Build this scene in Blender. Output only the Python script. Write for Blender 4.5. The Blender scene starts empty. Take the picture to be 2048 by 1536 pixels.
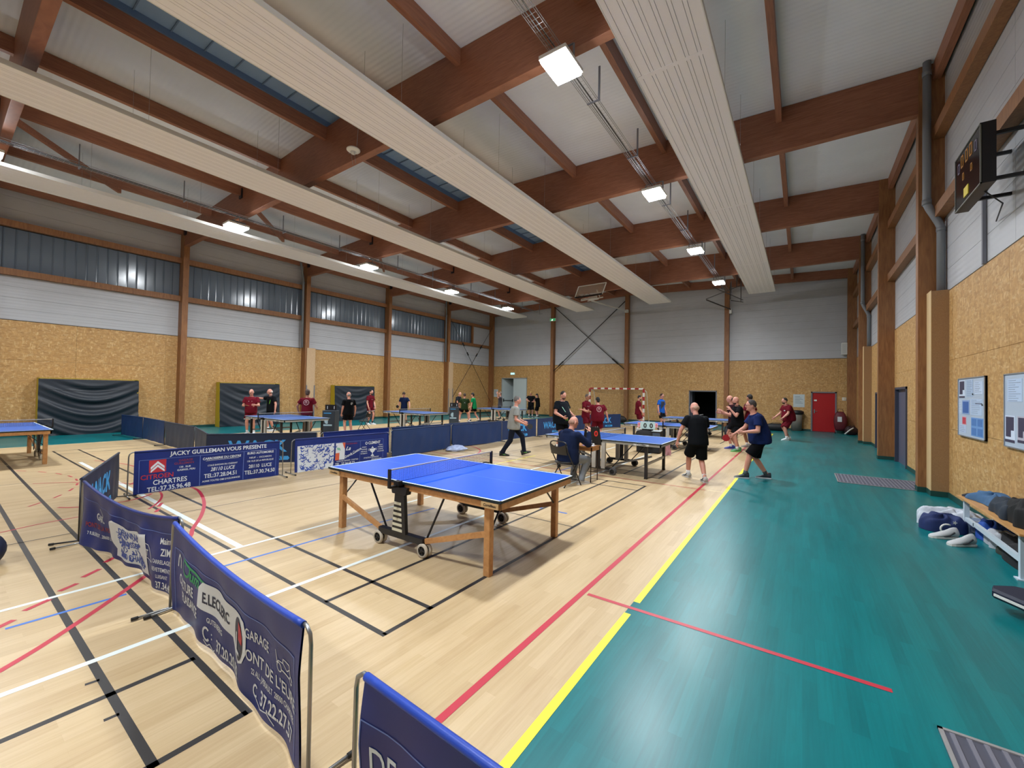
import bpy, bmesh, math, random
from mathutils import Vector, Matrix, Euler
from mathutils.bvhtree import BVHTree
R = math.radians
random.seed(7)
SC = bpy.context.scene
COL = SC.collection
# ---------------------------------------------------------------- camera, light, exposure
F_ = Vector((-0.57516182, 0.81784038, 0.01805531)); R_ = Vector((0.81802182, 0.57486343, 0.01929606)); U_ = Vector((-0.00540176, -0.025868, 0.99965077))
cd = bpy.data.cameras.new('camera'); cam = bpy.data.objects.new('camera', cd); COL.objects.link(cam)
cam.matrix_world = Matrix(((R_.x, U_.x, -F_.x, 2.4725), (R_.y, U_.y, -F_.y, -1.9604), (R_.z, U_.z, -F_.z, 1.7786), (0, 0, 0, 1)))
cd.sensor_width = 36; cd.lens = 826.35 / 2048 * 36; cd.clip_start = .05; cd.clip_end = 200
SC.camera = cam
w = bpy.data.worlds.new('world'); SC.world = w; w.use_nodes = True
w.node_tree.nodes['Background'].inputs[0].default_value = (.02, .03, .05, 1); w.node_tree.nodes['Background'].inputs[1].default_value = .3
SC.view_settings.view_transform = 'Standard'; SC.view_settings.look = 'None'; SC.view_settings.gamma = 1; SC.view_settings.use_curve_mapping = False
SC.view_settings.exposure = 0.0
SC.cycles.max_bounces = 12; SC.cycles.diffuse_bounces = 8
LAMP_W = 215.0          # watts of each high-bay lamp
LAMP_Y = [-6.5, -1.35, 3.78, 8.86, 13.95, 19.05]
LAMP_X = [-.72, -12.72]
for lx in LAMP_X:
    for ly in LAMP_Y:
        ld = bpy.data.lights.new('lamp_light', 'AREA'); ld.shape = 'RECTANGLE'; ld.size = .40; ld.size_y = .54
        ld.energy = LAMP_W; ld.color = (.93, .97, 1.0); ld.spread = R(153)
        lo = bpy.data.objects.new('lamp_light', ld); COL.objects.link(lo); lo.location = (lx, ly, 6.945)
# ---------------------------------------------------------------- helpers
def lin(h):
    if isinstance(h, (tuple, list)): return tuple(h)
    h = h.lstrip('#'); v = [int(h[i:i + 2], 16) / 255 for i in (0, 2, 4)]
    return tuple(c / 12.92 if c <= .04045 else ((c + .055) / 1.055) ** 2.4 for c in v)
MATS = {}
def mat(name, c='808080', rough=.6, metal=0, noise=0, nscale=8, bump=0, bscale=40, alpha=1, emit=0, coat=0, spec=.5, trans=0):
    if name in MATS: return MATS[name]
    m = bpy.data.materials.new(name); m.use_nodes = True; nt = m.node_tree; b = nt.nodes['Principled BSDF']
    c = lin(c); b.inputs['Base Color'].default_value = (*c, 1); b.inputs['Roughness'].default_value = rough; b.inputs['Metallic'].default_value = metal
    b.inputs['Alpha'].default_value = alpha; b.inputs['Coat Weight'].default_value = coat; b.inputs['Specular IOR Level'].default_value = spec
    b.inputs['Transmission Weight'].default_value = trans
    if emit: b.inputs['Emission Color'].default_value = (*c, 1); b.inputs['Emission Strength'].default_value = emit
    geo = nt.nodes.new('ShaderNodeNewGeometry')
    if noise:
        n = nt.nodes.new('ShaderNodeTexNoise'); n.inputs['Scale'].default_value = nscale; n.inputs['Detail'].default_value = 4
        nt.links.new(geo.outputs['Position'], n.inputs['Vector'])
        mx = nt.nodes.new('ShaderNodeMix'); mx.data_type = 'RGBA'
        mx.inputs['A'].default_value = (*[x * (1 - noise) for x in c], 1); mx.inputs['B'].default_value = (*[min(1, x * (1 + noise)) for x in c], 1)
        nt.links.new(n.outputs['Fac'], mx.inputs['Factor']); nt.links.new(mx.outputs['Result'], b.inputs['Base Color'])
    if bump:
        n2 = nt.nodes.new('ShaderNodeTexNoise'); n2.inputs['Scale'].default_value = bscale; n2.inputs['Detail'].default_value = 3
        nt.links.new(geo.outputs['Position'], n2.inputs['Vector'])
        bp = nt.nodes.new('ShaderNodeBump'); bp.inputs['Strength'].default_value = bump; bp.inputs['Distance'].default_value = .02
        nt.links.new(n2.outputs['Fac'], bp.inputs['Height']); nt.links.new(bp.outputs['Normal'], b.inputs['Normal'])
    MATS[name] = m; return m
def ramp(nt, fac, stops):
    r = nt.nodes.new('ShaderNodeValToRGB'); e = r.color_ramp.elements
    while len(e) < len(stops): e.new(.5)
    for i, (p, c) in enumerate(stops): e[i].position = p; e[i].color = (*lin(c), 1)
    nt.links.new(fac, r.inputs['Fac']); return r.outputs['Color']
def pos_vec(nt, scale=(1, 1, 1), rot=(0, 0, 0)):
    g = nt.nodes.new('ShaderNodeNewGeometry'); mp = nt.nodes.new('ShaderNodeMapping'); mp.inputs['Scale'].default_value = scale; mp.inputs['Rotation'].default_value = rot
    nt.links.new(g.outputs['Position'], mp.inputs['Vector']); return mp.outputs['Vector']
def tex(nt, kind, vec, **kw):
    n = nt.nodes.new('ShaderNodeTex' + kind)
    if vec is not None: nt.links.new(vec, n.inputs['Vector'])
    for k, v in kw.items():
        if k in n.inputs: n.inputs[k].default_value = v
        else: setattr(n, k, v)
    return n
def mixc(nt, f, a, b, mode='MIX'):
    m = nt.nodes.new('ShaderNodeMix'); m.data_type = 'RGBA'; m.blend_type = mode
    for s, v in (('Factor', f), ('A', a), ('B', b)):
        if hasattr(v, 'is_linked') or hasattr(v, 'links'): nt.links.new(v, m.inputs[s])
        elif s == 'Factor': m.inputs[s].default_value = v
        else: m.inputs[s].default_value = (*lin(v), 1)
    return m.outputs['Result']
def newmat(name, rough=.6):
    m = bpy.data.materials.new(name); m.use_nodes = True; nt = m.node_tree; b = nt.nodes['Principled BSDF']; b.inputs['Roughness'].default_value = rough
    MATS[name] = m; return m, nt, b
def bumpn(nt, b, h, s=.3, d=.01):
    bp = nt.nodes.new('ShaderNodeBump'); bp.inputs['Strength'].default_value = s; bp.inputs['Distance'].default_value = d
    nt.links.new(h, bp.inputs['Height']); nt.links.new(bp.outputs['Normal'], b.inputs['Normal'])

def osb_mat(name, stops):
    m, nt, b = newmat(name, .55)
    n0 = tex(nt, 'Noise', pos_vec(nt, (3, 3, 3)), Scale=3.0, Detail=3.0)
    v1 = tex(nt, 'Voronoi', pos_vec(nt, (9, 9, 26), (.5, .3, .4)), Scale=1.3, Randomness=1.0)
    v2 = tex(nt, 'Voronoi', pos_vec(nt, (26, 26, 10), (-.4, .6, .2)), Scale=1.2, Randomness=1.0)
    v3 = tex(nt, 'Voronoi', pos_vec(nt, (14, 14, 30), (-.7, -.6, .2)), Scale=1.0, Randomness=1.0)
    c1 = ramp(nt, v1.outputs['Color'], stops)
    c2 = ramp(nt, v2.outputs['Color'], stops)
    sel = tex(nt, 'Noise', pos_vec(nt), Scale=9.0, Detail=2.0)
    s = nt.nodes.new('ShaderNodeMath'); s.operation = 'GREATER_THAN'; s.inputs[1].default_value = .5; nt.links.new(sel.outputs['Fac'], s.inputs[0])
    c = mixc(nt, s.outputs[0], c1, c2)
    c3 = ramp(nt, v3.outputs['Color'], [(0, '7a5526'), (.5, 'b98c50'), (1, 'd8b680')])
    c = mixc(nt, .3, c, c3)
    c = mixc(nt, .28, c, ramp(nt, n0.outputs['Fac'], [(.3, '8a6a38'), (.7, 'd0a868')]))
    nt.links.new(c, b.inputs['Base Color'])
    return m
OSB = osb_mat('strand_board', [(0, 'aa7c48'), (.45, 'be9058'), (.65, 'c99d67'), (.85, 'dcba88'), (1, 'ecd2a4')])
def wood_mat(name, a, b_, scale=(1, 1, 1), rough=.5):
    m, nt, b = newmat(name, rough)
    n = tex(nt, 'Noise', pos_vec(nt, scale), Scale=6.0, Detail=5.0, Distortion=.6)
    nt.links.new(ramp(nt, n.outputs['Fac'], [(.3, a), (.7, b_)]), b.inputs['Base Color']); return m
BEAM = wood_mat('glulam_beam', '805038', '99644a', (.5, 1, 6), .5)
COLM = wood_mat('glulam_column', '7e5230', '9a6a40', (4, 4, .5), .5)
PURL = wood_mat('purlin_wood', '865842', 'a26c50', (5, .4, 5), .5)
PALEW = wood_mat('pale_board', 'b99873', 'c9ab88', (3, 3, 8), .6)
BOXB = wood_mat('brown_board', '94704c', 'a47f58', (14, 14, 14), .6)
TABW = wood_mat('table_wood', 'b07c4a', 'c79560', (3, 3, 3), .4)
def plank_mat(name, base, hi, lo, rough, contrast, spec=.5):
    m, nt, b = newmat(name, rough); b.inputs['Specular IOR Level'].default_value = spec
    v = pos_vec(nt, (1, 1, 1), (0, 0, R(90)))
    br = tex(nt, 'Brick', v); br.offset = .37; br.offset_frequency = 2; br.squash = 1
    for k, x in {'Scale': 1.0, 'Brick Width': .93, 'Row Height': .073, 'Mortar Size': .0009, 'Mortar Smooth': .1, 'Bias': 0.0}.items(): br.inputs[k].default_value = x
    br.inputs['Color1'].default_value = (0, 0, 0, 1); br.inputs['Color2'].default_value = (1, 1, 1, 1); br.inputs['Mortar'].default_value = (.2, .2, .2, 1)
    g = tex(nt, 'Noise', pos_vec(nt, (22, 1.1, 1)), Scale=2.2, Detail=6.0, Distortion=.7)
    g2 = tex(nt, 'Noise', pos_vec(nt, (1.5, .6, 1)), Scale=.9, Detail=2.0)
    c = ramp(nt, g.outputs['Fac'], [(.25, lo), (.5, base), (.75, hi)])
    c2 = ramp(nt, br.outputs['Color'], [(0, lo), (.5, base), (1, hi)])
    c = mixc(nt, contrast, c, c2)
    c = mixc(nt, .25, c, ramp(nt, g2.outputs['Fac'], [(.3, lo), (.7, hi)]))
    nt.links.new(c, b.inputs['Base Color'])
    rr = nt.nodes.new('ShaderNodeMapRange'); rr.inputs[3].default_value = rough - .06; rr.inputs[4].default_value = rough + .1
    nt.links.new(g2.outputs['Fac'], rr.inputs[0]); nt.links.new(rr.outputs[0], b.inputs['Roughness'])
    return m
FLOORW = plank_mat('maple_print_floor', 'bca57e', 'cab491', 'a98f69', .36, .5)
FLOORG = plank_mat('teal_print_floor', '006a70', '04787e', '005a60', .3, .5, .3)
def ribbed(name, c, rough, axis, pitch, strength, metal=0, alpha=1, spec=.5):
    m, nt, b = newmat(name, rough); b.inputs['Base Color'].default_value = (*lin(c), 1); b.inputs['Metallic'].default_value = metal; b.inputs['Specular IOR Level'].default_value = spec
    wv = tex(nt, 'Wave', pos_vec(nt), Scale=.314 / pitch, Distortion=.15); wv.bands_direction = axis
    bumpn(nt, b, wv.outputs['Fac'], strength, .006); 
    n = tex(nt, 'Noise', pos_vec(nt), Scale=1.3, Detail=3.0); l = lin(c)
    mx = nt.nodes.new('ShaderNodeMix'); mx.data_type = 'RGBA'; mx.inputs['A'].default_value = (*[x * .9 for x in l], 1); mx.inputs['B'].default_value = (*[x * 1.08 for x in l], 1)
    nt.links.new(n.outputs['Fac'], mx.inputs['Factor']); nt.links.new(mx.outputs['Result'], b.inputs['Base Color'])
    return m
SIDING = ribbed('wall_siding', 'b7b9be', .38, 'Z', .1, .35)
CEIL = ribbed('ceiling_deck', 'e4e9f2', .55, 'Y', .11, .5)
SKYL = ribbed('skylight_sheet', '7f9cc0', .4, 'Y', .18, .8)
POLY = ribbed('polycarbonate_window', '62707f', .17, 'Z', 9.0, .02, spec=.9)
WHITE = mat('white_metal', 'dcdcd8', .35); STEEL = mat('steel', '8d9092', .35, .8); BLACK = mat('black_metal', '15161a', .4); RUB = mat('rubber', '101010', .7)
GREY = mat('grey_paint', '70727c', .45); GALV = mat('galvanised', '9a9c9e', .4, .5); PIPE = mat('grey_pipe', '777b80', .45)
PANEL = mat('radiant_panel', 'f0eef2', .5); PANELG = mat('radiant_groove', '9c9690', .6)
BASEG = mat('baseboard_vinyl', '13443f', .5)

class MB:
    def __init__(s): s.v = []; s.f = []; s.mi = []; s.mats = []; s.sm = []
    def m(s, material):
        if material not in s.mats: s.mats.append(material)
        return s.mats.index(material)
    def add(s, verts, faces, material=None, smooth=False):
        o = len(s.v); s.v += [tuple(v) for v in verts]; i = s.m(material) if material else 0
        for f in faces: s.f.append([o + k for k in f]); s.mi.append(i); s.sm.append(smooth)
        return s
    def box(s, x0, x1, y0, y1, z0, z1, material=None):
        v = [(x, y, z) for z in (z0, z1) for y in (y0, y1) for x in (x0, x1)]
        return s.add(v, [(0, 2, 3, 1), (4, 5, 7, 6), (0, 1, 5, 4), (2, 6, 7, 3), (0, 4, 6, 2), (1, 3, 7, 5)], material)
    def bar(s, p, q, w, h, material=None, up=(0, 0, 1)):
        p, q = Vector(p), Vector(q); d = (q - p).normalized(); up = Vector(up)
        if abs(d.dot(up)) > .98: up = Vector((0, 1, 0))
        a = d.cross(up).normalized() * w / 2; b = a.cross(d).normalized() * h / 2
        v = [c + sa * a + sb * b for c in (p, q) for sb in (-1, 1) for sa in (-1, 1)]
        return s.add(v, [(0, 2, 3, 1), (4, 5, 7, 6), (0, 1, 5, 4), (2, 6, 7, 3), (0, 4, 6, 2), (1, 3, 7, 5)], material)
    def tube(s, pts, r, material=None, n=8, cap=True):
        pts = [Vector(p) for p in pts]; rs = r if isinstance(r, (list, tuple)) else [r] * len(pts); rings = []; last = None
        for i, p in enumerate(pts):
            d = (pts[min(i + 1, len(pts) - 1)] - pts[max(i - 1, 0)]).normalized()
            if last is None:
                a = d.cross(Vector((0, 0, 1)));  a = a if a.length > .05 else d.cross(Vector((0, 1, 0)))
            else: a = last - d * last.dot(d)
            a.normalize(); last = a; b = d.cross(a)
            rings.append([p + (a * math.cos(t) + b * math.sin(t)) * rs[i] for t in [2 * math.pi * k / n for k in range(n)]])
        o = len(s.v)
        vs = [v for rg in rings for v in rg]; fs = []
        for i in range(len(pts) - 1):
            for k in range(n): fs.append((i * n + k, i * n + (k + 1) % n, (i + 1) * n + (k + 1) % n, (i + 1) * n + k))
        s.add(vs, fs, material, True)
        if cap: s.add(rings[0], [tuple(range(n))[::-1]], material); s.add(rings[-1], [tuple(range(n))], material)
        return s
    def loft(s, rings, material=None, smooth=True, cap=True):
        n = len(rings[0]); vs = [v for rg in rings for v in rg]; fs = []
        for i in range(len(rings) - 1):
            for k in range(n): fs.append((i * n + k, i * n + (k + 1) % n, (i + 1) * n + (k + 1) % n, (i + 1) * n + k))
        if cap: fs += [tuple(range(n))[::-1], tuple(range((len(rings) - 1) * n, len(rings) * n))]
        return s.add(vs, fs, material, smooth)
    def ell(s, c, r, material=None, n=14, m=9, M=None):
        c = Vector(c); vs = []; fs = []
        for j in range(m + 1):
            ph = math.pi * j / m
            for k in range(n):
                t = 2 * math.pi * k / n; v = Vector((r[0] * math.sin(ph) * math.cos(t), r[1] * math.sin(ph) * math.sin(t), r[2] * math.cos(ph)))
                vs.append(c + (M @ v if M else v))
        for j in range(m):
            for k in range(n): fs.append((j * n + k, (j + 1) * n + k, (j + 1) * n + (k + 1) % n, j * n + (k + 1) % n))
        return s.add(vs, fs, material, True)
    def prism(s, poly, axis, a0, a1, material=None):
        def mk(p, a): return {'x': (a, p[0], p[1]), 'y': (p[0], a, p[1]), 'z': (p[0], p[1], a)}[axis]
        n = len(poly); v = [mk(p, a0) for p in poly] + [mk(p, a1) for p in poly]
        return s.add(v, [tuple(range(n))[::-1], tuple(range(n, 2 * n))] + [(k, (k + 1) % n, n + (k + 1) % n, n + k) for k in range(n)], material)
    def grid(s, fn, nu, nv, material=None, smooth=True):
        v = [fn(i / nu, j / nv) for j in range(nv + 1) for i in range(nu + 1)]
        return s.add(v, [(j * (nu + 1) + i, j * (nu + 1) + i + 1, (j + 1) * (nu + 1) + i + 1, (j + 1) * (nu + 1) + i) for j in range(nv) for i in range(nu)], material, smooth)
    def mesh(s, name, material=None, fix=True):
        me = bpy.data.meshes.new(name); me.from_pydata(s.v, [], s.f)
        ms = s.mats if s.mats else [material]
        for x in ms: me.materials.append(x)
        me.polygons.foreach_set('material_index', s.mi); me.polygons.foreach_set('use_smooth', s.sm)
        if fix:
            b = bmesh.new(); b.from_mesh(me); bmesh.ops.remove_doubles(b, verts=b.verts, dist=1e-6); bmesh.ops.recalc_face_normals(b, faces=b.faces); b.to_mesh(me); b.free()
        me.update(); return me
    def build(s, name, material=None, parent=None, bevel=0, fix=True, label=None):
        me = s.mesh(name, material, fix); o = bpy.data.objects.new(name, me); COL.objects.link(o)
        if parent: o.parent = parent
        if bevel:
            bv = o.modifiers.new('bevel', 'BEVEL'); bv.width = bevel; bv.segments = 2; bv.limit_method = 'ANGLE'
        if label: o['label'] = label
        return o
def Box(*a, **k): return MB().box(*a, **k)
def tag(o, label=None, cat=None, group=None, kind=None):
    for k, v in (('label', label), ('category', cat), ('group', group), ('kind', kind)):
        if v: o[k] = v
    return o
def thing(name, loc=(0, 0, 0), label=None, cat=None, group=None, rz=0, kind=None):
    o = bpy.data.objects.new(name, None); COL.objects.link(o); o.location = loc; o.rotation_euler = (0, 0, rz); o.empty_display_size = .1
    return tag(o, label, cat, group, kind)
def dup(o, loc=None, rz=None, label=None, parent=None):
    c = o.copy(); COL.objects.link(c)
    if parent: c.parent = parent
    if loc is not None: c.location = loc
    if rz is not None: c.rotation_euler = (0, 0, rz)
    if label: c['label'] = label
    for ch in list(o.children): dup(ch, parent=c)
    return c
def put(me, name, parent, loc=(0, 0, 0), rot=(0, 0, 0), scale=(1, 1, 1)):
    o = bpy.data.objects.new(name, me); COL.objects.link(o); o.parent = parent; o.location = loc; o.rotation_euler = rot; o.scale = scale; return o
UNIT = MB().box(0, 1, 0, 1, 0, 1)
_bx = {}
def pieces(name, rects, fix, parent, material, t, gap=.0025):
    """rects in (a0,a1,z0,z1); fix=('x',val,dir) wall plane. unit box mesh shared, scaled."""
    if material.name not in _bx:
        _bx[material.name] = UNIT.mesh(name, material)
    me = _bx[material.name]
    for a0, a1, z0, z1 in rects:
        g = gap
        if fix[0] == 'x': loc = (min(fix[1], fix[1] + fix[2] * t), a0 + g, z0 + g); sc = (t, a1 - a0 - 2 * g, z1 - z0 - 2 * g)
        else: loc = (a0 + g, min(fix[1], fix[1] + fix[2] * t), z0 + g); sc = (a1 - a0 - 2 * g, t, z1 - z0 - 2 * g)
        put(me, name, parent, loc, (0, 0, 0), sc)
def cutrects(a0, a1, z0, z1, wa, hz, holes=(), off=0):
    out = []
    a = a0; k = 0; xs = [a0]
    while xs[-1] < a1 - .3: xs.append(min(a1, xs[-1] + wa))
    xs[-1] = a1; zs = [z0]
    while zs[-1] < z1 - .2: zs.append(min(z1, zs[-1] + hz))
    zs[-1] = z1
    def sub(r, hs):
        if not hs: out.append(r); return
        h = hs[0]; A0, A1, Z0, Z1 = r
        if h[1] <= A0 or h[0] >= A1 or h[3] <= Z0 or h[2] >= Z1: sub(r, hs[1:]); return
        for q in ((A0, max(A0, h[0]), Z0, Z1), (min(A1, h[1]), A1, Z0, Z1), (max(A0, h[0]), min(A1, h[1]), min(Z1, h[3]), Z1), (max(A0, h[0]), min(A1, h[1]), Z0, max(Z0, h[2]))):
            if q[1] - q[0] > .03 and q[3] - q[2] > .03: sub(q, hs[1:])
    for i in range(len(xs) - 1):
        for j in range(len(zs) - 1): sub((xs[i], xs[i + 1], zs[j], zs[j + 1]), list(holes))
    return out
# ---------------------------------------------------------------- the hall
XL, XR, YB, YF, T = -18.54, 4.66, 24.84, -11.4, 3.78
FR = [-6.15, -1.02, 4.08, 9.2, 14.33, 19.5, 24.65]      # frame lines
def zc(x): return 8.27 + .45 * (1 - abs(x + 6.94) / 11.6)
fl = thing('floor', kind='structure')
Box(-15.02, 1.3, YF, 21.33, -.12, 0).build('wood_floor', FLOORW, fl)
g = MB(); g.box(1.3, XR + .4, YF, YB + .4, -.12, 0); g.box(XL - .4, -15.02, YF, YB + .4, -.12, 0); g.box(-15.02, 1.3, 21.33, YB + .4, -.12, 0)
g.build('green_floor', FLOORG, fl)
LC = {'k': mat('line_black', '2a2828', .45), 'w': mat('line_white', 'd8e2e0', .45), 'b': mat('line_blue', '3a6ec0', .45), 'r': mat('line_red', 'b42a3e', .45), 'y': mat('line_yellow', 'e8e022', .45), 'c': mat('line_cream', 'e2d2a4', .45)}
LZ = {'k': .0006, 'c': .0008, 'w': .0012, 'b': .0012, 'r': .0016, 'y': .002}
def smooth(pts, n=6):
    P = [Vector(p) for p in pts]; out = []
    for i in range(len(P) - 1):
        a, b, c, d = P[max(i - 1, 0)], P[i], P[i + 1], P[min(i + 2, len(P) - 1)]
        for k in range(n):
            t = k / n; q = .5 * ((2 * b) + (c - a) * t + (2 * a - 5 * b + 4 * c - d) * t * t + (3 * b - a - 3 * c + d) * t ** 3); out.append((q.x, q.y))
    return out + [tuple(P[-1])]
def line(c, wd, pts, closed=False):
    if c == 'r' and 4 < len(pts) < 20: pts = smooth(pts)
    m = MB(); n = len(pts); z = LZ[c]; P = [Vector((x, y)) for x, y in pts]; L = []; Rr = []
    for i in range(n):
        d = (P[min(i + 1, n - 1)] - P[max(i - 1, 0)]).normalized(); q = Vector((-d.y, d.x)) * wd / 2
        L.append((*(P[i] + q), z)); Rr.append((*(P[i] - q), z))
    m.add(L + Rr, [(i, i + 1, n + i + 1, n + i) for i in range(n - 1)])
    o = m.build('court_line', LC[c], fl, fix=False)
    if o.data.polygons[0].normal.z < 0: o.data.flip_normals()
def arc(cx, cy, r, a0, a1, n=24): return [(cx + r * math.cos(R(a0 + (a1 - a0) * i / n)), cy + r * math.sin(R(a0 + (a1 - a0) * i / n))) for i in range(n + 1)]
for y0 in (0, 7.0, 14.9, -6.95):
    y1 = y0 + 6.1 if y0 > -1 else -.9
    for y in (y0, y0 + .46, y1 - .46 if y0 > -1 else -1.3, y1): line('k', .042, [(.02, y), (-13.42, y)])
    for x in (0, -.76, -12.64, -13.4): line('k', .042, [(x, y0), (x, y1)])
    for x in (-4.6, -8.75): line('k', .022, [(x, y0), (x, y1)])
    line('k', .022, [(0, y0 + 3.03), (-4.6, y0 + 3.03)]); line('k', .022, [(-8.75, y0 + 3.03), (-13.4, y0 + 3.03)])
line('k', .025, [(-.98, -1.37), (-.97, -1.31)]); line('k', .025, [(-.535, -1.37), (-.53, -1.31)])
line('w', .05, [(-1.235, YF), (-1.235, 20.4)]); line('w', .045, [(-2.6, YF), (-2.6, 20.4)])
line('b', .034, [(-2.21, -1.58), (-2.2, -.93)]); line('b', .034, [(-2.2, -.74), (-2.16, 1.16), (-2.05, 2.5)]); line('b', .034, [(-2.05, 4.4), (-2.0, 9.0)])
line('b', .04, [(-1.05, 3.53), (-.78, 3.53)]); line('b', .04, [(-.58, 3.52), (-.35, 3.52)])
line('w', .065, [(-2.62, .1), (-10.8, .1)])
line('r', .05, [(.885, YF), (.88, 2), (.87, 21.3)])
line('y', .055, [(1.325, YF), (1.325, 1.36)]); line('y', .055, [(1.325, 1.58), (1.325, 21.33)]); line('y', .055, [(1.35, 21.3), (-15.0, 21.3)])
line('r', .042, [(.93, 1.46), (2.93, 1.475)])
line('c', .04, [(-14.98, YF), (-14.98, 21.3)])
line('r', .045, [(-1.2, -2.1), (-1.55, -1.65), (-1.84, -1.335), (-2.46, -.773), (-2.9, -.42), (-3.4, -.12), (-3.7, .0), (-4.27, .276), (-4.96, .533), (-5.7, .72), (-6.2, .77), (-7.2, .72)])
for a, b in (((-2.2, -1.7), (-2.337, -1.529)), ((-2.467, -1.469), (-2.566, -1.322)), ((-2.701, -1.254), (-2.783, -1.132)), ((-2.911, -1.081), (-3.03, -.945)), ((-3.193, -.881), (-3.33, -.75)), ((-4.9, -.06), (-5.05, .02)), ((-5.2, .05), (-5.4, .14))): line('r', .045, [a, b])
line('r', .03, [(-5.2, -1.8), (-5.25, -1.4), (-5.353, -1.08), (-5.39, -.7), (-5.4, -.3)])
line('r', .03, arc(-6.5, -2.0, 2.35, 150, 55)); line('r', .04, arc(-6.5, -.3, .6, 60, -60))
for k in range(9): line('r', .03, arc(-8.6, -3.4, 3.1, 125 - k * 9, 121 - k * 9, 3))
line('r', .03, arc(-9.2, -3.2, 3.9, 115, 60))
line('r', .045, [(-6.9, 8.3), (-6.125, 8.142), (-5.45, 7.7), (-5.1, 7.2), (-4.95, 6.7), (-4.93, 6.2)])
line('y', .03, [(-3.65, 5.4), (-3.62, 7.9)])
line('r', .028, [(1.0, 6.5), (-13.8, 6.5)]); line('c', .03, [(1.02, 6.52), (1.28, 6.54)])
for x in (-11.4, -12.9): line('c', .03, [(x, -5), (x, 12)])
# floor grates (entrance mats)
for (x0, x1, y0, y1, lb) in ((3.09, 4.66, 9.15, 10.37, 'grey slatted entrance mat set in green floor by the far grey door'), (3.08, 4.62, .1, 1.25, 'grey slatted entrance mat in green floor at the near corner')):
    t = thing('entrance_mat', (x0, y0, 0), lb, 'mat', 'entrance mats')
    Box(0, x1 - x0, 0, y1 - y0, 0, .004).build('base', mat('mat_base', '484a58', .8), t)
    rm = MB().box(0, .02, 0, y1 - y0 - .06, 0, .01).mesh('rib', mat('mat_rib', '6c6e7c', .6)); n = int((x1 - x0 - .06) / .062)
    for k in range(n): put(rm, 'rib', t, (.04 + k * .062, .03, .004))
    fm = MB()
    for q in ((0, x1 - x0, 0, .02), (0, x1 - x0, y1 - y0 - .02, y1 - y0), (0, .02, 0, y1 - y0), (x1 - x0 - .02, x1 - x0, 0, y1 - y0)): fm.box(*q, 0, .012)
    fm.build('frame', mat('mat_frame', 'a8aaae', .4, .5), t)
# walls: back
def wall_core(name, boxes, m=GREY):
    t = thing(name, kind='structure'); b = MB()
    for q in boxes: b.box(*q)
    b.build('core', mat('wall_core', '55504a', .8), t); return t
D1 = (-17.4, -14.95, 0, 2.86); D2 = (-3.18, -1.64, 0, 2.05); D3 = (2.84, 3.9, 0, 2.07)
holes = [D1, D2, D3]
bk = wall_core('wall_back', [(r[0], r[1], YB + .03, YB + .3, r[2], r[3]) for r in cutrects(XL - .3, XR + .3, 0, 8.8, 100, 100, holes)])
pieces('strand_board', cutrects(XL, XR, .0, T, 2.5, 1.25, holes), ('y', YB + .03, -1), bk, OSB, .03)
bcols = [-12.64, -7.03, -1.12]
seg = [XL] + bcols + [XR]
for i in range(4): pieces('siding_panel', cutrects(seg[i], seg[i + 1], T + .02, zc((seg[i] + seg[i + 1]) / 2) - .1, 100, .4), ('y', YB + .03, -1), bk, SIDING, .022, .003)
m = MB()
for a, b in ((XL, D1[0]), (D1[1], D2[0]), (D2[1], D3[0]), (D3[1], XR)): m.box(a, b, YB - .015, YB + .0, 0, .1)
m.build('baseboard_back', BASEG).__setitem__('kind', 'structure')
# side walls
lw = wall_core('wall_left', [(XL - .3, XL - .03, YF, YB + .3, 0, 5.4), (XL - .3, XL - .03, YF, YB + .3, 6.8, 8.8), (XL - .3, XL - .03, 22.4, YB + .3, 5.4, 6.8), (XL - .35, XL - .3, YF, YB, 5.3, 6.9)])
pieces('strand_board', cutrects(YF, YB, 0, T, 2.5, 1.25), ('x', XL - .03, 1), lw, OSB, .03)
for i in range(-1, len(FR) - 1):
    a = YF if i < 0 else FR[i]; b = FR[i + 1]
    pieces('siding_panel', cutrects(a, b, T + .02, 5.22, 100, .36), ('x', XL - .03, 1), lw, SIDING, .022, .003)
    pieces('siding_panel', cutrects(a, b, 6.98, 8.2, 100, .4), ('x', XL - .03, 1), lw, SIDING, .022, .003)
pieces('siding_panel', cutrects(22.45, YB, 5.4, 6.8, 100, .4), ('x', XL - .03, 1), lw, SIDING, .022, .003)
m = MB(); m.box(XL - .03, XL - .01, YF, YB, .0, .001)
D4 = (12.45, 14.0, 0, 2.1); D5 = (16.9, 17.9, 0, 2.0)
rw = wall_core('wall_right', [(XR + .03, XR + .3, r[0], r[1], r[2], r[3]) for r in cutrects(YF, YB + .3, 0, 8.8, 100, 100, [D4, D5])])
pieces('strand_board', cutrects(YF, YB, 0, T, 2.5, 1.25, [D4, D5]), ('x', XR + .03, -1), rw, OSB, .03)
for i in range(-1, len(FR) - 1):
    a = YF if i < 0 else FR[i]; b = FR[i + 1]
    mid = a + (b - a) * .36
    pieces('siding_panel', cutrects(a, mid, T + .02, 8.25, 100, .4) + cutrects(mid, b, T + .02, 8.25, 100, .4), ('x', XR + .03, -1), rw, SIDING, .022, .003)
for nm, x0, x1, cuts in (('baseboard_left', XL, XL + .015, []), ('baseboard_right', XR - .015, XR, [(D4[0], D4[1]), (D5[0], D5[1])])):
    m = MB(); y = YF
    for c in cuts + [(YB, YB)]: m.box(x0, x1, y, c[0], 0, .1); y = c[1]
    m.build(nm, BASEG).__setitem__('kind', 'structure')
fw = wall_core('wall_front', [(XL - .3, XR + .3, YF - .3, YF, 0, 8.8)])
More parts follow.
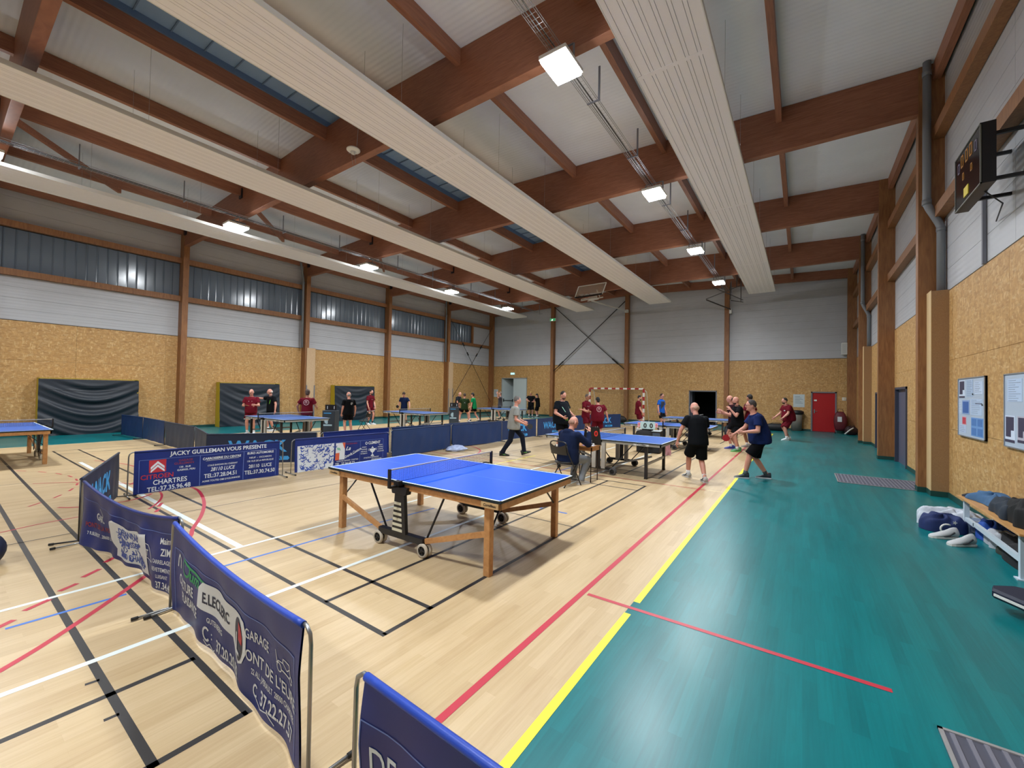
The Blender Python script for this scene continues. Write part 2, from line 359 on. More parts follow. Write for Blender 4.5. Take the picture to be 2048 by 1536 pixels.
Box(XL, XR, YF, YF + .03, 0, T).build('lower_board', OSB, fw); Box(XL, XR, YF, YF + .03, T, 8.2).build('upper_siding', SIDING, fw)
# side girts, columns, boxes
for side, x0, x1 in (('left', XL, XL + .16), ('right', XR - .16, XR)):
    for z0, z1 in ((5.22, 5.43), (6.78, 6.99)):
        for i in range(-1, len(FR) - 1):
            a = YF if i < 0 else FR[i]; b = FR[i + 1]
            Box(x0, x1, a + .09, b - .09, z0, z1).build('girt', COLM, lw if side == 'left' else rw)
Box(XL, XL + .14, 22.3, 22.42, 5.43, 6.78).build('girt_post', COLM, lw)
for i, y in enumerate(FR):
    for x0, x1, sd in ((XL - .02, XL + .38, 'left'), (XR - .36, XR + .02, 'right')):
        o = Box(x0, x1, y - .1, y + .1, 0, zc(x0) - .0).build('column', COLM); o['kind'] = 'structure'
        Box(x0 - .008, x1 + .008, y - .108, y + .108, 0, .1).build('column_base', BASEG, o)
    c = thing('roof_beam', kind='structure')
    zb = 7.38 if i < 6 else None
    xs = [XL + .36, -6.94, XR - .34]
    top = [(x, zc(x)) for x in xs]
    bot = [(XR - .34, 7.37 if i < 6 else 7.82), (-6.94, 7.42 if i < 6 else 8.27), (XL + .36, 7.45 if i < 6 else 7.82)]
    MB().prism(top + bot, 'y', y - .09, y + .09).build('beam', BEAM, c, bevel=.008)
for x in bcols:
    o = Box(x - .12, x + .12, YB - .3, YB, 0, zc(x) - .35).build('column', COLM); o['kind'] = 'structure'
for x, s in ((XL + .05, 1), (XR - .05, -1)): pass
# ceiling: purlins, decking, skylights
PX = [XL + .15, -15.5, -12.95, -10.37, -7.93, -5.5, -3.17, -.55, 2.0, XR - .1]
cl = thing('ceiling', kind='structure')
pr_m = {}
YS = [YF] + FR + [YB + .2]
for i in range(len(YS) - 1):
    a, b = YS[i], YS[i + 1]
    for x in PX:
        if b - a > .5: Box(x - .055, x + .055, a + .09, b - .09, zc(x) - .33, zc(x)).build('purlin', PURL, cl)
        if b - a > .5:
            for yy in (a + .1, b - .18): pass
    for j in range(len(PX) - 1):
        sky = PX[j] == -7.93
        x0, x1 = PX[j], PX[j + 1]
        if j == 0: x0 = XL - .1
        if j == len(PX) - 2: x1 = XR + .1
        z0, z1 = zc(x0), zc(x1)
        zt = .005 if not sky else .14
        MB().prism([(x0, z0 + zt), (x1, z1 + zt), (x1, z1 + zt + .06), (x0, z0 + zt + .06)], 'y', a + .004, b - .004).build('skylight_sheet' if sky else 'ceiling_panel', SKYL if sky else CEIL, cl)
    if b - a > .5:
        m = MB()
        for x in (-7.86, -5.57): m.box(x - .02, x + .02, a, b, zc(x), zc(x) + .14)
        for k in range(1, 9):
            y = a + (b - a) * k / 9; m.box(-7.84, -5.58, y - .012, y + .012, zc(-6.5) + .09, zc(-6.5) + .11)
        m.box(-6.9, -6.85, a, b, zc(-6.5) + .06, zc(-6.5) + .10)
        m.build('skylight_curb', mat('skylight_curb', '5c7494', .5), cl)
Box(XL - .5, XR + .5, YF - .3, YB + .5, 9.0, 9.1).build('roof_slab', GREY, cl)
for i, y in enumerate(FR[:6]):   # black beam shoes at the purlin ends seen on the left rows
    for x in (-12.95, XL + .5):
        Box(x - .1, x + .1, y - .13, y + .13, zc(x) - .42, zc(x) - .1).build('purlin_shoe', mat('shoe_black', '14141c', .5), cl)
for y in FR[1:6]:
    for x0 in (-12.85,):
        MB().bar((x0, y + .1, 8.0), (x0 - 2.6, y + 2.5, 7.95), .09, .14).build('wind_brace', PURL, cl)
# high windows left
for i in range(-1, len(FR) - 1):
    a = YF if i < 0 else FR[i] + .1; b = FR[i + 1] - .1
    if i == len(FR) - 2: b = 22.3
    t = thing('window_%d' % (i + 2), kind='structure')
    n = max(1, int((b - a) / .27)); wd = (b - a) / n
    pm = MB()
    prof = [(0, 0), (.03, .02), (.06, 0), (wd, 0)]
    for k in range(len(prof) - 1):
        (y0, x0), (y1, x1) = prof[k], prof[k + 1]
        pm.add([(x0, y0, 0), (x1, y1, 0), (x1, y1, 1.33), (x0, y0, 1.33)], [(0, 1, 2, 3)])
    me = pm.mesh('sheet', POLY)
    for k in range(n): put(me, 'pane', t, (XL - .05, a + k * wd, 5.44), (0, R(random.uniform(-.8, .8)), R(random.uniform(-.5, .5))))
# ---------------------------------------------------------------- radiant panels
strip = MB().box(-.5, .5, 0, 1, 0, 1).mesh('panel_strip', PANEL)
lbl = {.775: 'long cream radiant heating panel beside the right hand row of lamps, nearest the noticeboards', -4.235: 'long cream radiant panel, second one from the noticeboard wall', -8.9: 'long cream radiant panel, third one from the noticeboard wall', -13.98: 'long cream radiant panel nearest the high polycarbonate windows'}
for cx, lb in lbl.items():
    W = 1.16 if cx > 0 else 1.22
    t = thing('radiant_panel', (cx, 0, 0), lb, 'heating panel', 'ceiling radiant panels')
    Box(-W / 2 + .005, W / 2 - .005, YF + 2, 22.2, 7.018, 7.07).build('back_plate', PANELG, t)
    ws = [.09, .14, .055, .12, .055, .12, .055, .13, .055, .12, .055, .16]; s = W / sum(ws); x = -W / 2
    for q in ws:
        put(strip, 'panel_strip', t, (x + q * s / 2, YF + 2, 7.0), (0, 0, 0), (q * s - .007, 22.2 - YF - 2, .02)); x += q * s
    m = MB()
    for x in (-W / 2, W / 2 - .015): m.box(x, x + .015, YF + 2, 22.2, 6.995, 7.085)
    m.box(-W / 2, W / 2, 22.2, 22.215, 6.995, 7.085); m.build('edge_flange', WHITE, t)
    for y in (4.68, 10.7, 16.7): Box(-W / 2 + .02, W / 2 - .02, y, y + .08, 6.996, 7.0).build('joint_cover', PANEL, t)
    for y in [-3.5, .5, 3.0, 6.0, 8.2, 11.2, 13.2, 16.2, 18.3, 21.5]:
        for x in (-W / 2 + .03, W / 2 - .03): MB().tube([(x, y, 7.07), (x, y, zc(cx) + .0)], .0024, n=5).build('hanger_wire', GALV, t)
# ---------------------------------------------------------------- cable trays and lamps
for tx, lb in ((-.82, 'wire cable tray running above the lamps nearest the noticeboards'), (-12.62, 'wire cable tray running above the lamps on the window side')):
    t = thing('cable_tray', (tx, 0, 7.3), lb, 'cable tray', 'cable trays above the lamps')
    m = MB()
    for x, z in ((-.1, .05), (-.1, 0), (-.03, 0), (.03, 0), (.1, 0), (.1, .05)): m.tube([(x, YF + 1, z), (x, 22.5, z)], .005, n=5)
    m.build('rail_wire', GALV, t)
    cm = MB()
    for a, b in (((-.1, 0, .05), (-.1, 0, 0)), ((-.1, 0, 0), (.1, 0, 0)), ((.1, 0, 0), (.1, 0, .05))): cm.tube([a, b], .004, n=5)
    cme = cm.mesh('cross_wire', GALV)
    cm2 = MB()
    for k in range(int((22.5 - YF - 1) / .1)): 
        y = YF + 1 + k * .1
        cm2.add([(-.1, y - .003, -.004), (.1, y - .003, -.004), (.1, y + .003, -.004), (-.1, y + .003, -.004)], [(0, 1, 2, 3)])
        cm2.add([(-.1, y - .003, 0), (-.1, y - .003, .05), (-.1, y + .003, .05), (-.1, y + .003, 0)], [(0, 1, 2, 3)])
    o = cm2.build('cross_wires', GALV, t, fix=False); o['kind'] = 'stuff'
    m = MB(); m.tube([(.02, YF + 1, .02), (.03, 0, .02), (-.01, 8, .02), (.03, 22, .02)], .012, n=6); m.tube([(-.05, YF + 1, .015), (-.04, 4, .015), (-.06, 22, .015)], .009, n=6)
    m.build('cable', BLACK, t)
    if tx > -5:
        for fy in FR[:6]:
            for dy in (1.1, 3.3):
                y = fy + dy; m = MB(); m.bar((.14, y, .0), (.14, y, .62), .035, .02); m.bar((-.1, y, -.02), (.16, y, -.02), .03, .02)
                m.build('hanger_bracket', GREY, t)
    else:
        for fy in FR[:6]:
            for dy in (1.2, 3.4):
                y = fy + dy; m = MB(); m.bar((-.14, y, .0), (-.14, y, .62), .03, .02); m.bar((.1, y, -.02), (-.16, y, -.02), .03, .02)
                m.build('hanger_bracket', GREY, t)
LENS = mat('lamp_lens', 'f4faff', .4, emit=130)
def lamp(x, y, lb):
    t = thing('high_bay_lamp', (x, y, 7.0), lb, 'lamp', 'high bay lamps')
    Box(-.24, .24, -.31, .31, 0, .07).build('housing', WHITE, t, bevel=.012)
    m = MB()
    for k in range(9): m.box(-.18 + k * .045, -.174 + k * .045, -.2, .2, .07, .13)
    m.build('heat_sink', GREY, t)
    MB().box(-.215, .215, -.285, .285, -.045, -.002).build('lens', LENS, t)
    m = MB(); m.bar((-.22, 0, .06), (-.22, 0, .28), .03, .01); m.bar((.22, 0, .06), (.22, 0, .28), .03, .01); m.bar((-.22, 0, .28), (.22, 0, .28), .03, .01); m.build('bracket', GREY, t)
ordn = ['out of view behind', 'behind the camera', 'nearest the camera', 'second', 'third', 'farthest']
for lx in LAMP_X:
    side = 'on the noticeboard side' if lx > -5 else 'on the window side'
    for k, ly in enumerate(LAMP_Y):
        nm = {0: 'unlit end lamp', 1: 'first white square lamp, above the free table area,', 2: 'white square LED lamp hung by the second roof beam', 3: 'white square LED lamp hung by the third roof beam', 4: 'white square LED lamp hung by the fourth roof beam', 5: 'white square LED lamp farthest down the hall'}[k]
        if k == 0: nm = 'white square LED lamp at the near end of the row'
        lamp(lx, ly, nm + ' ' + side)
# ---------------------------------------------------------------- pilaster boxes and rain pipes
for y, near in ((9.2, True), (19.5, False)):
    t = thing('pipe_casing', (0, 0, 0), kind='structure', label='brown board casing over the rain pipe ' + ('beside the noticeboards' if near else 'near the far corner of the noticeboard wall'))
    Box(4.43, XR, y - .42, y - .1, .1, 3.8).build('casing', BOXB, t)
    Box(4.42, 4.43, y - .425, y - .1, .1, 3.81).build('side_board', mat('cream_board', 'c9ad80', .6), t)
    Box(4.415, XR, y - .43, y - .1, 0, .1).build('base_trim', BASEG, t)
    t = thing('rain_pipe', (0, 0, 0), 'grey plastic rain pipe with elbow going down into ' + ('the near casing' if near else 'the far casing'), 'pipe', 'rain pipes')
    py = y - .23
    MB().tube([(4.40, py + .02, zc(4.4)), (4.40, py + .02, 5.52), (4.43, py, 5.42), (4.56, py, 5.12), (4.59, py, 5.02), (4.59, py, 3.8)], .062, n=14).build('pipe', PIPE, t)
    m = MB()
    for z in (5.5, 8.0): m.tube([(4.40, py + .02, z), (4.40, py + .02, z + .1)], .07, n=14)
    m.tube([(4.59, py, 4.95), (4.59, py, 5.02)], .07, n=14); m.build('coupling', PIPE, t)
for y in (9.2, 19.5):
    t = thing('pipe_casing', (0, 0, 0), kind='structure', label='pale board casing on the window side wall, ' + ('between the second and third crash mats' if y < 10 else 'near the back corner'))
    Box(XL, XL + .42, y - .02, y + .42, .1, 3.8).build('casing', PALEW, t); Box(XL, XL + .43, y - .03, y + .43, 0, .1).build('base_trim', BASEG, t)
    m = MB(); m.box(XL + .43, XL + .44, y - .03, y + .02, .1, 1.9); m.box(XL + .43, XL + .44, y + .38, y + .43, .1, 1.9); m.build('corner_guard', GREY, t)
    t = thing('rain_pipe', (0, 0, 0), 'grey rain pipe beside the column on the window wall, ' + ('nearer one' if y < 10 else 'farther one'), 'pipe', 'rain pipes')
    MB().tube([(XL + .5, y - .5, 8.0), (XL + .35, y - .35, 7.6), (XL + .25, y - .22, 7.2), (XL + .25, y - .2, 3.8)], .055, n=10).build('pipe', PIPE, t)
    MB().tube([(XL + .25, y - .2, 7.05), (XL + .25, y - .2, 7.15)], .062, n=10).build('coupling', PIPE, t)
# ---------------------------------------------------------------- doors
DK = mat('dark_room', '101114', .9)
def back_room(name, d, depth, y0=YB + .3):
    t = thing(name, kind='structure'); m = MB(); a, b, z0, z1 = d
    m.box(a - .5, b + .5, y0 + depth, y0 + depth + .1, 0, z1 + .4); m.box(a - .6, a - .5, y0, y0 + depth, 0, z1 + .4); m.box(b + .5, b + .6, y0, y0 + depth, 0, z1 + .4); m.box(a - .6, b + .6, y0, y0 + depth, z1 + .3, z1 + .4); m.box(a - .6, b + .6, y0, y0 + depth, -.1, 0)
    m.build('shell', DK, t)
def frame(parent, d, y=YB, t=.06, depth=.3, m_=GREY):
    a, b, z0, z1 = d; m = MB(); m.box(a, a + t, y - .03, y + depth, 0, z1); m.box(b - t, b, y - .03, y + depth, 0, z1); m.box(a, b, y - .03, y + depth, z1 - t, z1)
    return m.build('door_frame', m_, parent)
REDD = mat('red_door', 'a80a14', .4)
t = thing('door_1', kind='structure'); frame(t, D3); l = Box(D3[0] + .06, D3[1] - .06, YB + .02, YB + .07, .01, 2.01).build('door_leaf', REDD, t)
m = MB(); m.box(D3[0] + .12, D3[0] + .17, YB, YB + .02, .95, 1.15); m.bar((D3[0] + .13, YB - .03, 1.05), (D3[0] + .27, YB - .03, 1.05), .02, .02); m.build('door_handle', STEEL, l)
m = MB(); m.box(D3[0] + .13, D3[0] + .25, YB, YB + .02, 1.58, 1.66); m.build('door_plate', WHITE, l)
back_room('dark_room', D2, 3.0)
t = thing('door_2', kind='structure'); frame(t, D2); l = Box(0, .05, 0, .85, 0, 2.0).build('door_leaf', mat('grey_leaf', '5a5c68', .5), t); l.location = (D2[0] + .06, YB + .3, 0)
WD = mat('white_door', 'b9c4c4', .4)
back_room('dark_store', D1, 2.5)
t = thing('door_3', kind='structure'); frame(t, D1, m_=mat('door_frame_grey', '9a9c9a', .5))
l = Box(0, 1.12, 0, .05, .01, 2.78).build('door_leaf', WD, t); l.location = (D1[0] + .1, YB - .05, 0); l.rotation_euler = (0, 0, R(66))
m = MB(); m.bar((.15, -.05, 1.05), (1.0, -.05, 1.05), .03, .03); m.box(.1, .16, -.06, 0, .95, 1.2); m.box(.95, 1.02, -.06, 0, .95, 1.15); m.build('push_bar', BLACK, l)
l = Box(-1.2, 0, 0, .05, .01, 2.78).build('door_leaf', WD, t); l.location = (D1[1] - .06, YB - .04, 0); l.rotation_euler = (0, 0, 0)
m = MB(); m.box(-1.12, -1.08, -.03, 0, .95, 1.1); m.build('door_handle', STEEL, l)
# right-wall doors
for n, d in ((4, D4), (5, D5)):
    t = thing('door_%d' % n, kind='structure'); a, b, z0, z1 = d; m = MB()
    m.box(XR - .03, XR + .25, a, a + .06, 0, z1); m.box(XR - .03, XR + .25, b - .06, b, 0, z1); m.box(XR - .03, XR + .25, a, b, z1 - .06, z1); m.build('door_frame', mat('frame_slate', '3a3e50', .5), t)
    Box(XR + .05, XR + .1, a + .06, b - .06, 0, z1 - .06).build('door_leaf', mat('slate_door', '55566a', .45), t)
    m = MB()
    m.box(XR + .1, XR + .4, a - .3, b + .3, -.1, z1 + .2); m.build('lobby_shell', DK, t)
# ---------------------------------------------------------------- crash mats
TARP = mat('slate_tarp', '1a232e', .5, noise=.12, nscale=2); YEL = mat('mat_yellow', 'b09a20', .6)
for y0, y1, lb, ph in ((.2, 2.72, 'dark slate crash mat with yellow edge, deeply sagging cover, beside the nearest wooden table', 0), (5.38, 7.88, 'dark slate crash mat with yellow side leaning behind the two men talking', 1.7), (10.74, 13.26, 'dark slate crash mat with yellow side nearest the back of the hall', 3.1)):
    t = thing('crash_mat', (XL, y0, 0), lb, 'gym mat', 'crash mats leaning on the window wall')
    L = y1 - y0; H = 1.92
    def S(u, v):
        y = u * L; z = .02 + v * (H - .04)
        s = math.sin(math.pi * u)
        q = (z + .5 * s - .42) * 11 + ph
        amp = .045 * min(1, (1.0 - v) * 5) * (.35 + .65 * s) * (1.2 if ph == 0 else .5)
        return (.42 + .12 * (1 - v) + amp * (math.sin(q) + .45 * math.sin(2.3 * q + 3 * u)), y, z - (.03 * s * (v < .3)))
    MB().grid(S, 60, 60).build('cover', TARP, t)
    m = MB(); m.prism([(.05, 0), (.50, 0), (.40, H), (.05, H)], 'y', 0, .04); m.prism([(.05, 0), (.50, 0), (.40, H), (.05, H)], 'y', L - .04, L); m.box(.05, .44, -.0, L, H - .0, H + .02)
    m.v = [(a, b, c) for a, b, c in m.v]; m.build('foam_edge', YEL, t)
    m = MB(); m.box(.54, .548, 0.02, L - .02, H - .30, H - .29)
    m.build('seam', TARP, t)
# ---------------------------------------------------------------- X bracing
t = thing('cross_brace', label='two dark steel rods crossing between back wall columns behind the handball goal', cat='brace')
m = MB(); y = YB - .22
m.tube([(-12.56, y, 8.1), (-9.9, y, 5.75)], .028, n=6); m.tube([(-9.9, y, 5.75), (-7.13, y, 3.35)], .028, n=6); m.build('rod', mat('brace_dark', '33302e', .5), t)
MB().tube([(-7.1, y + .06, 8.0), (-12.6, y + .06, 3.3)], .028, n=6).build('rod', mat('brace_dark'), t)
m = MB(); m.tube([(-8.0, y, 4.1), (-7.6, y, 3.75)], .055, n=8); m.tube([(-12.1, y + .06, 3.74), (-11.75, y + .06, 4.03)], .055, n=8); m.build('tensioner', BLACK, t)
t = thing('cross_brace', label='thin crossing steel cables with black tensioners on the window wall near the back corner', cat='brace')
x = XL + .3
m = MB(); m.tube([(x, 19.7, 6.9), (x, 22.1, 3.9)], .016, n=5); m.tube([(x, 22.1, 3.9), (x, 24.5, .9)], .016, n=5); m.build('cable', mat('brace_dark'), t)
m = MB(); m.tube([(x + .04, 24.5, 6.9), (x + .04, 22.1, 3.9)], .016, n=5); m.tube([(x + .04, 22.1, 3.9), (x + .04, 19.7, .9)], .016, n=5); m.build('cable', mat('brace_dark'), t)
for a, b in (((21.0, 5.3), (21.15, 5.1)), ((21.5, 4.65), (21.65, 4.45)), ((23.2, 5.3), (23.05, 5.1)), ((22.7, 4.65), (22.55, 4.45))): MB().tube([(x + .02, a[0], a[1]), (x + .02, b[0], b[1])], .05, n=8).build('tensioner', BLACK, t)
# ---------------------------------------------------------------- goal
t = thing('handball_goal', (-5.73, 19.4, 0), 'red and white striped handball goal with sagging net before the back wall', 'goal')
RG = mat('goal_red', '9c2226', .5); WG = mat('goal_white', 'd8d8d2', .5)
def striped(name, p, q, n, first):
    p, q = Vector(p), Vector(q); o = thing(name); o.parent = t
    for k in range(n):
        MB().bar(p + (q - p) * k / n, p + (q - p) * (k + 1) / n, .085, .085).build('stripe', (RG, WG)[(k + first) % 2], o)
striped('post', (-1.5, 0, 0), (-1.5, 0, 2.04), 10, 1); striped('post', (1.5, 0, 0), (1.5, 0, 2.04), 10, 1); striped('crossbar', (-1.46, 0, 2.04), (1.46, 0, 2.04), 14, 0)
m = MB()
for sx in (-1.5, 1.5): m.tube([(sx, .02, 2.0), (sx * .99, .5, 1.9), (sx * .99, 1.1, 0.03)], .02, n=8); m.tube([(sx, 0, .03), (sx * .99, 1.1, .03)], .02, n=8)
m.tube([(-1.48, 1.1, .03), (1.48, 1.1, .03)], .02, n=8); m.build('rear_frame', WG, t)
m = MB()
def NS(u, v):
    x = -1.45 + 2.9 * u; sag = .12 * math.sin(math.pi * u)
    pts = [(0, 1.98), (.5, 1.85 - sag), (.9, .95), (1.1, .05)]
    k = min(2, int(v * 3)); f = v * 3 - k; return (x, pts[k][0] + (pts[k + 1][0] - pts[k][0]) * f, pts[k][1] + (pts[k + 1][1] - pts[k][1]) * f)
for i in range(30): m.tube([NS(i / 29, j / 9) for j in range(10)], .0035, n=3, cap=False)
for j in range(28): m.tube([NS(i / 8, j / 27) for i in range(9)], .0035, n=3, cap=False)
o = m.build('net', mat('net_cord', '6a5a40', .8), t); 
# ---------------------------------------------------------------- basketball hoop folded up
t = thing('basketball_hoop', (-7.0, 18.9, 7.0), 'folded up basketball backboard with clear panel and white arms under the roof', 'basketball hoop')
GL = mat('clear_board', 'b8a898', .15, alpha=.3)
a = Vector((-1.0, 0, .10)); b = Vector((.62, 0, .12)); up = Vector((.28, -.12, .56))
m = MB(); m.add([a, b, b + up, a + up, a + Vector((0, .02, 0)), b + Vector((0, .02, 0)), b + up + Vector((0, .02, 0)), a + up + Vector((0, .02, 0))], [(0, 1, 2, 3), (7, 6, 5, 4), (0, 4, 5, 1), (1, 5, 6, 2), (2, 6, 7, 3), (3, 7, 4, 0)]); m.build('backboard', GL, t)
for nm_, p, q in (('board_edge', a + up, b + up), ('board_edge', a, a + up), ('board_edge', b, b + up)): MB().bar(p, q, .04, .04).build(nm_, WHITE, t)
MB().bar(a, b, .06, .06).build('board_padding', BLACK, t)
MB().tube([(-.35 + .2 * math.cos(k * math.pi / 8), .15, .18 + .12 * math.sin(k * math.pi / 8)) for k in range(17)], .014, n=6).build('rim', mat('rim_orange', 'a8401c', .5), t)
for p, q in (((-.72, .25, .03), (.2, .25, .10)), ((-.72, .25, -.05), (.15, .25, .02)), ((-.3, .3, -.06), (.55, .3, .02)), ((-.35, .28, -.10), (.3, .28, -.05)), ((.2, .25, .12), (.2, .25, .0)), ((-.72, .25, .03), (-.72, .25, -.06)), ((.25, .12, .42), (.38, .25, .05))): MB().bar(p, q, .045, .045).build('folding_arm', WHITE, t)
MB().bar((-.2, .3, -.07), (.02, 5.5, .2), .06, .06).build('support_arm', WHITE, t); Box(-.1, .1, 5.45, 5.63, .1, .28).build('wall_plate', WHITE, t)
for x in (-.85, .5): MB().tube([(x, .1, .15), (x, .55, .9)], .01, n=5).build('hanger_cable', GALV, t)
# second folded frame near the back lamp
t = thing('equipment_frame', (-1.0, 22.6, 7.2), 'dark folded steel frame under the roof behind the farthest lamp', 'frame')
m = MB(); m.bar((-.9, 0, -.15), (.8, .2, .45), .03, .03); m.bar((-.6, 0, .5), (.9, 0, -.4), .04, .04); m.bar((.8, 0, .6), (.8, 0, -.5), .04, .04); m.bar((.3, 0, .6), (.3, 0, -.3), .04, .04); m.bar((.3, .3, -.3), (.9, 0, -.5), .04, .04); m.bar((-.9, .2, -.15), (.1, 1.8, -.5), .05, .05)
m.bar((-.1, 0, .3), (-.1, 0, .9), .04, .04); m.bar((.6, 0, .3), (.6, 0, .95), .04, .04)
m.build('steel_frame', mat('dark_steel', '44403e', .5), t); Box(.02, .14, 1.8, 1.95, -.72, -.45).build('motor_box', WHITE, t)
# ---------------------------------------------------------------- wall things
t = thing('exit_sign', (-16.3, YB - .06, 3.1), 'small lit exit sign above the white double door', 'exit sign')
Box(-.2, .2, 0, .06, 0, .17).build('casing', WHITE, t); EX = mat('exit_face', '9ff0f0', .4, emit=1.5); Box(-.18, .18, -.004, 0, .02, .15).build('lit_face', EX, t)
t = thing('exit_sign', (-12.55, YB - .42, 7.0), 'green lit exit sign high on a back wall column', 'exit sign')
Box(-.25, .25, 0, .1, 0, .2).build('casing', WHITE, t); EXG = mat('exit_green', '2f9a60', .4, emit=.7); Box(-.22, .22, -.004, 0, .02, .18).build('lit_face', EXG, t)
m = MB(); m.prism([(-.14, .06), (.02, .14), (.02, .02)], 'y', -.006, -.004); m.build('arrow', mat('exit_white', 'e8ffe8', .4, emit=1.5), t)
def notice(x, z, w_, h, lb):
    t = thing('notice', (x, YB - .012, z), lb, 'notice', 'white notices on the back wall')
    Box(-w_ / 2, w_ / 2, 0, .01, -h / 2, h / 2).build('sheet', mat('notice_paper', 'bcc8cc', .5), t)
    m = MB()
    for k in range(6): m.box(-w_ * .35, w_ * (.1 + .25 * ((k * 7) % 3) / 2), -.002, 0, h * (.3 - k * .1), h * (.33 - k * .1))
    m.build('print', mat('notice_print', '7a8894', .6), t)
notice(2.32, 1.58, .5, .68, 'framed white notice beside the red door'); notice(-17.95, 1.62, .42, .62, 'white paper notice left of the white double door')
t = thing('light_switch', (4.2, YB - .02, 1.72), 'small pale switch plate right of the red door', 'switch'); Box(-.08, .08, 0, .02, -.08, .08).build('plate', WHITE, t); Box(-.02, .05, -.01, 0, -.05, .05).build('rocker', mat('switch_rocker', 'd8c8a0', .5), t)
t = thing('speaker', (4.18, 24.62, 4.0), 'small white speaker box on the last column of the noticeboard wall', 'speaker'); Box(-.12, .12, -.1, .1, -.05, .55).build('cabinet', WHITE, t, bevel=.02); Box(-.09, .09, -.106, -.1, 0, .5).build('grille', mat('speaker_grille', 'c4c6c4', .7), t)
t = thing('smoke_detector', (-6.35, 3.80, 7.48), 'round white smoke detector dish below the second roof beam', 'detector')
MB().ell((0, 0, .0), (.16, .16, .05), n=20).build('dish', WHITE, t); MB().ell((0, 0, -.05), (.07, .07, .06)).build('sensor_dome', mat('dome', 'c8c8c4', .4), t)
m = MB(); m.tube([(0, 0, 0), (-.1, .2, .0)], .006, n=5)
for x in (-.06, .06): m.tube([(x, -.02, -.06), (x + .02, .02, -.34)], .004, n=5)
m.tube([(-.06, -.02, -.06), (-.2, 0, -.02)], .004, n=5); m.tube([(.05, .05, .02), (.05, .1, .95)], .006, n=5); m.build('mount_wire', GALV, t)
# ---------------------------------------------------------------- scoreboard on the noticeboard wall
t = thing('scoreboard', (4.2, 5.2, 4.36), 'black electronic scoreboard high on the noticeboard wall with a yellow label', 'scoreboard')
Box(.0, .12, 0, 1.0, 0, .73).build('cabinet', BLACK, t)
Box(-.006, 0, .02, .98, .02, .71).build('front_panel', mat('score_glass', '120e12', .12), t)
m = MB()
for q in ((0, 1.0, 0, .015), (0, 1.0, .715, .73), (0, .015, 0, .73), (.985, 1.0, 0, .73)): m.box(-.012, .005, *q)
m.build('front_trim', mat('score_trim', '5a5a52', .4), t)
AMB = mat('led_amber', 'a06a20', .4, emit=.12); VIO = mat('led_violet', '6a6078', .5, emit=.05)
SEG = {'a': (0, .9, 1, 1), 'g': (0, .45, 1, .55), 'd': (0, 0, 1, .1), 'f': (0, .5, .12, 1), 'b': (.88, .5, 1, 1), 'e': (0, 0, .12, .5), 'c': (.88, 0, 1, .5)}
for y, z, s, mm in [(y_ * .74, z_ * .77, s_ * .8, m_) for y_, z_, s_, m_ in ((.18, .62, .17, VIO), (.42, .66, .2, AMB), (.64, .66, .2, AMB), (.88, .66, .2, AMB), (1.08, .62, .17, VIO), (.42, .4, .12, AMB), (.85, .42, .12, AMB))]:
    m = MB()
    for k in 'abcdef': q = SEG[k]; m.box(-.01, -.006, y + (1 - q[2]) * s * .55, y + (1 - q[0]) * s * .55, z + q[1] * s, z + q[3] * s)
    m.build('digit', mm, t)
Box(-.012, -.006, .45, .62, .07, .19).build('yellow_label', mat('label_yellow', 'c8b414', .5), t)
m = MB(); m.bar((.14, .2, .1), (.47, .2, .1), .04, .04); m.bar((.14, .85, .1), (.47, .85, .1), .04, .04); m.bar((.14, .2, .65), (.47, .2, .65), .04, .04); m.bar((.14, .85, .65), (.47, .85, .65), .04, .04); m.build('wall_bracket', BLACK, t)
MB().tube([(.1, .3, 0), (.3, .5, -.12), (.45, 1.3, -.1)], .008, n=5).build('cable', BLACK, t)
t = thing('wall_duct', (XR - .04, 6.93, T), 'thin grey cable duct running down the siding under the scoreboard', 'duct'); Box(0, .04, -.025, .025, 0, 1.3).build('duct', GREY, t)
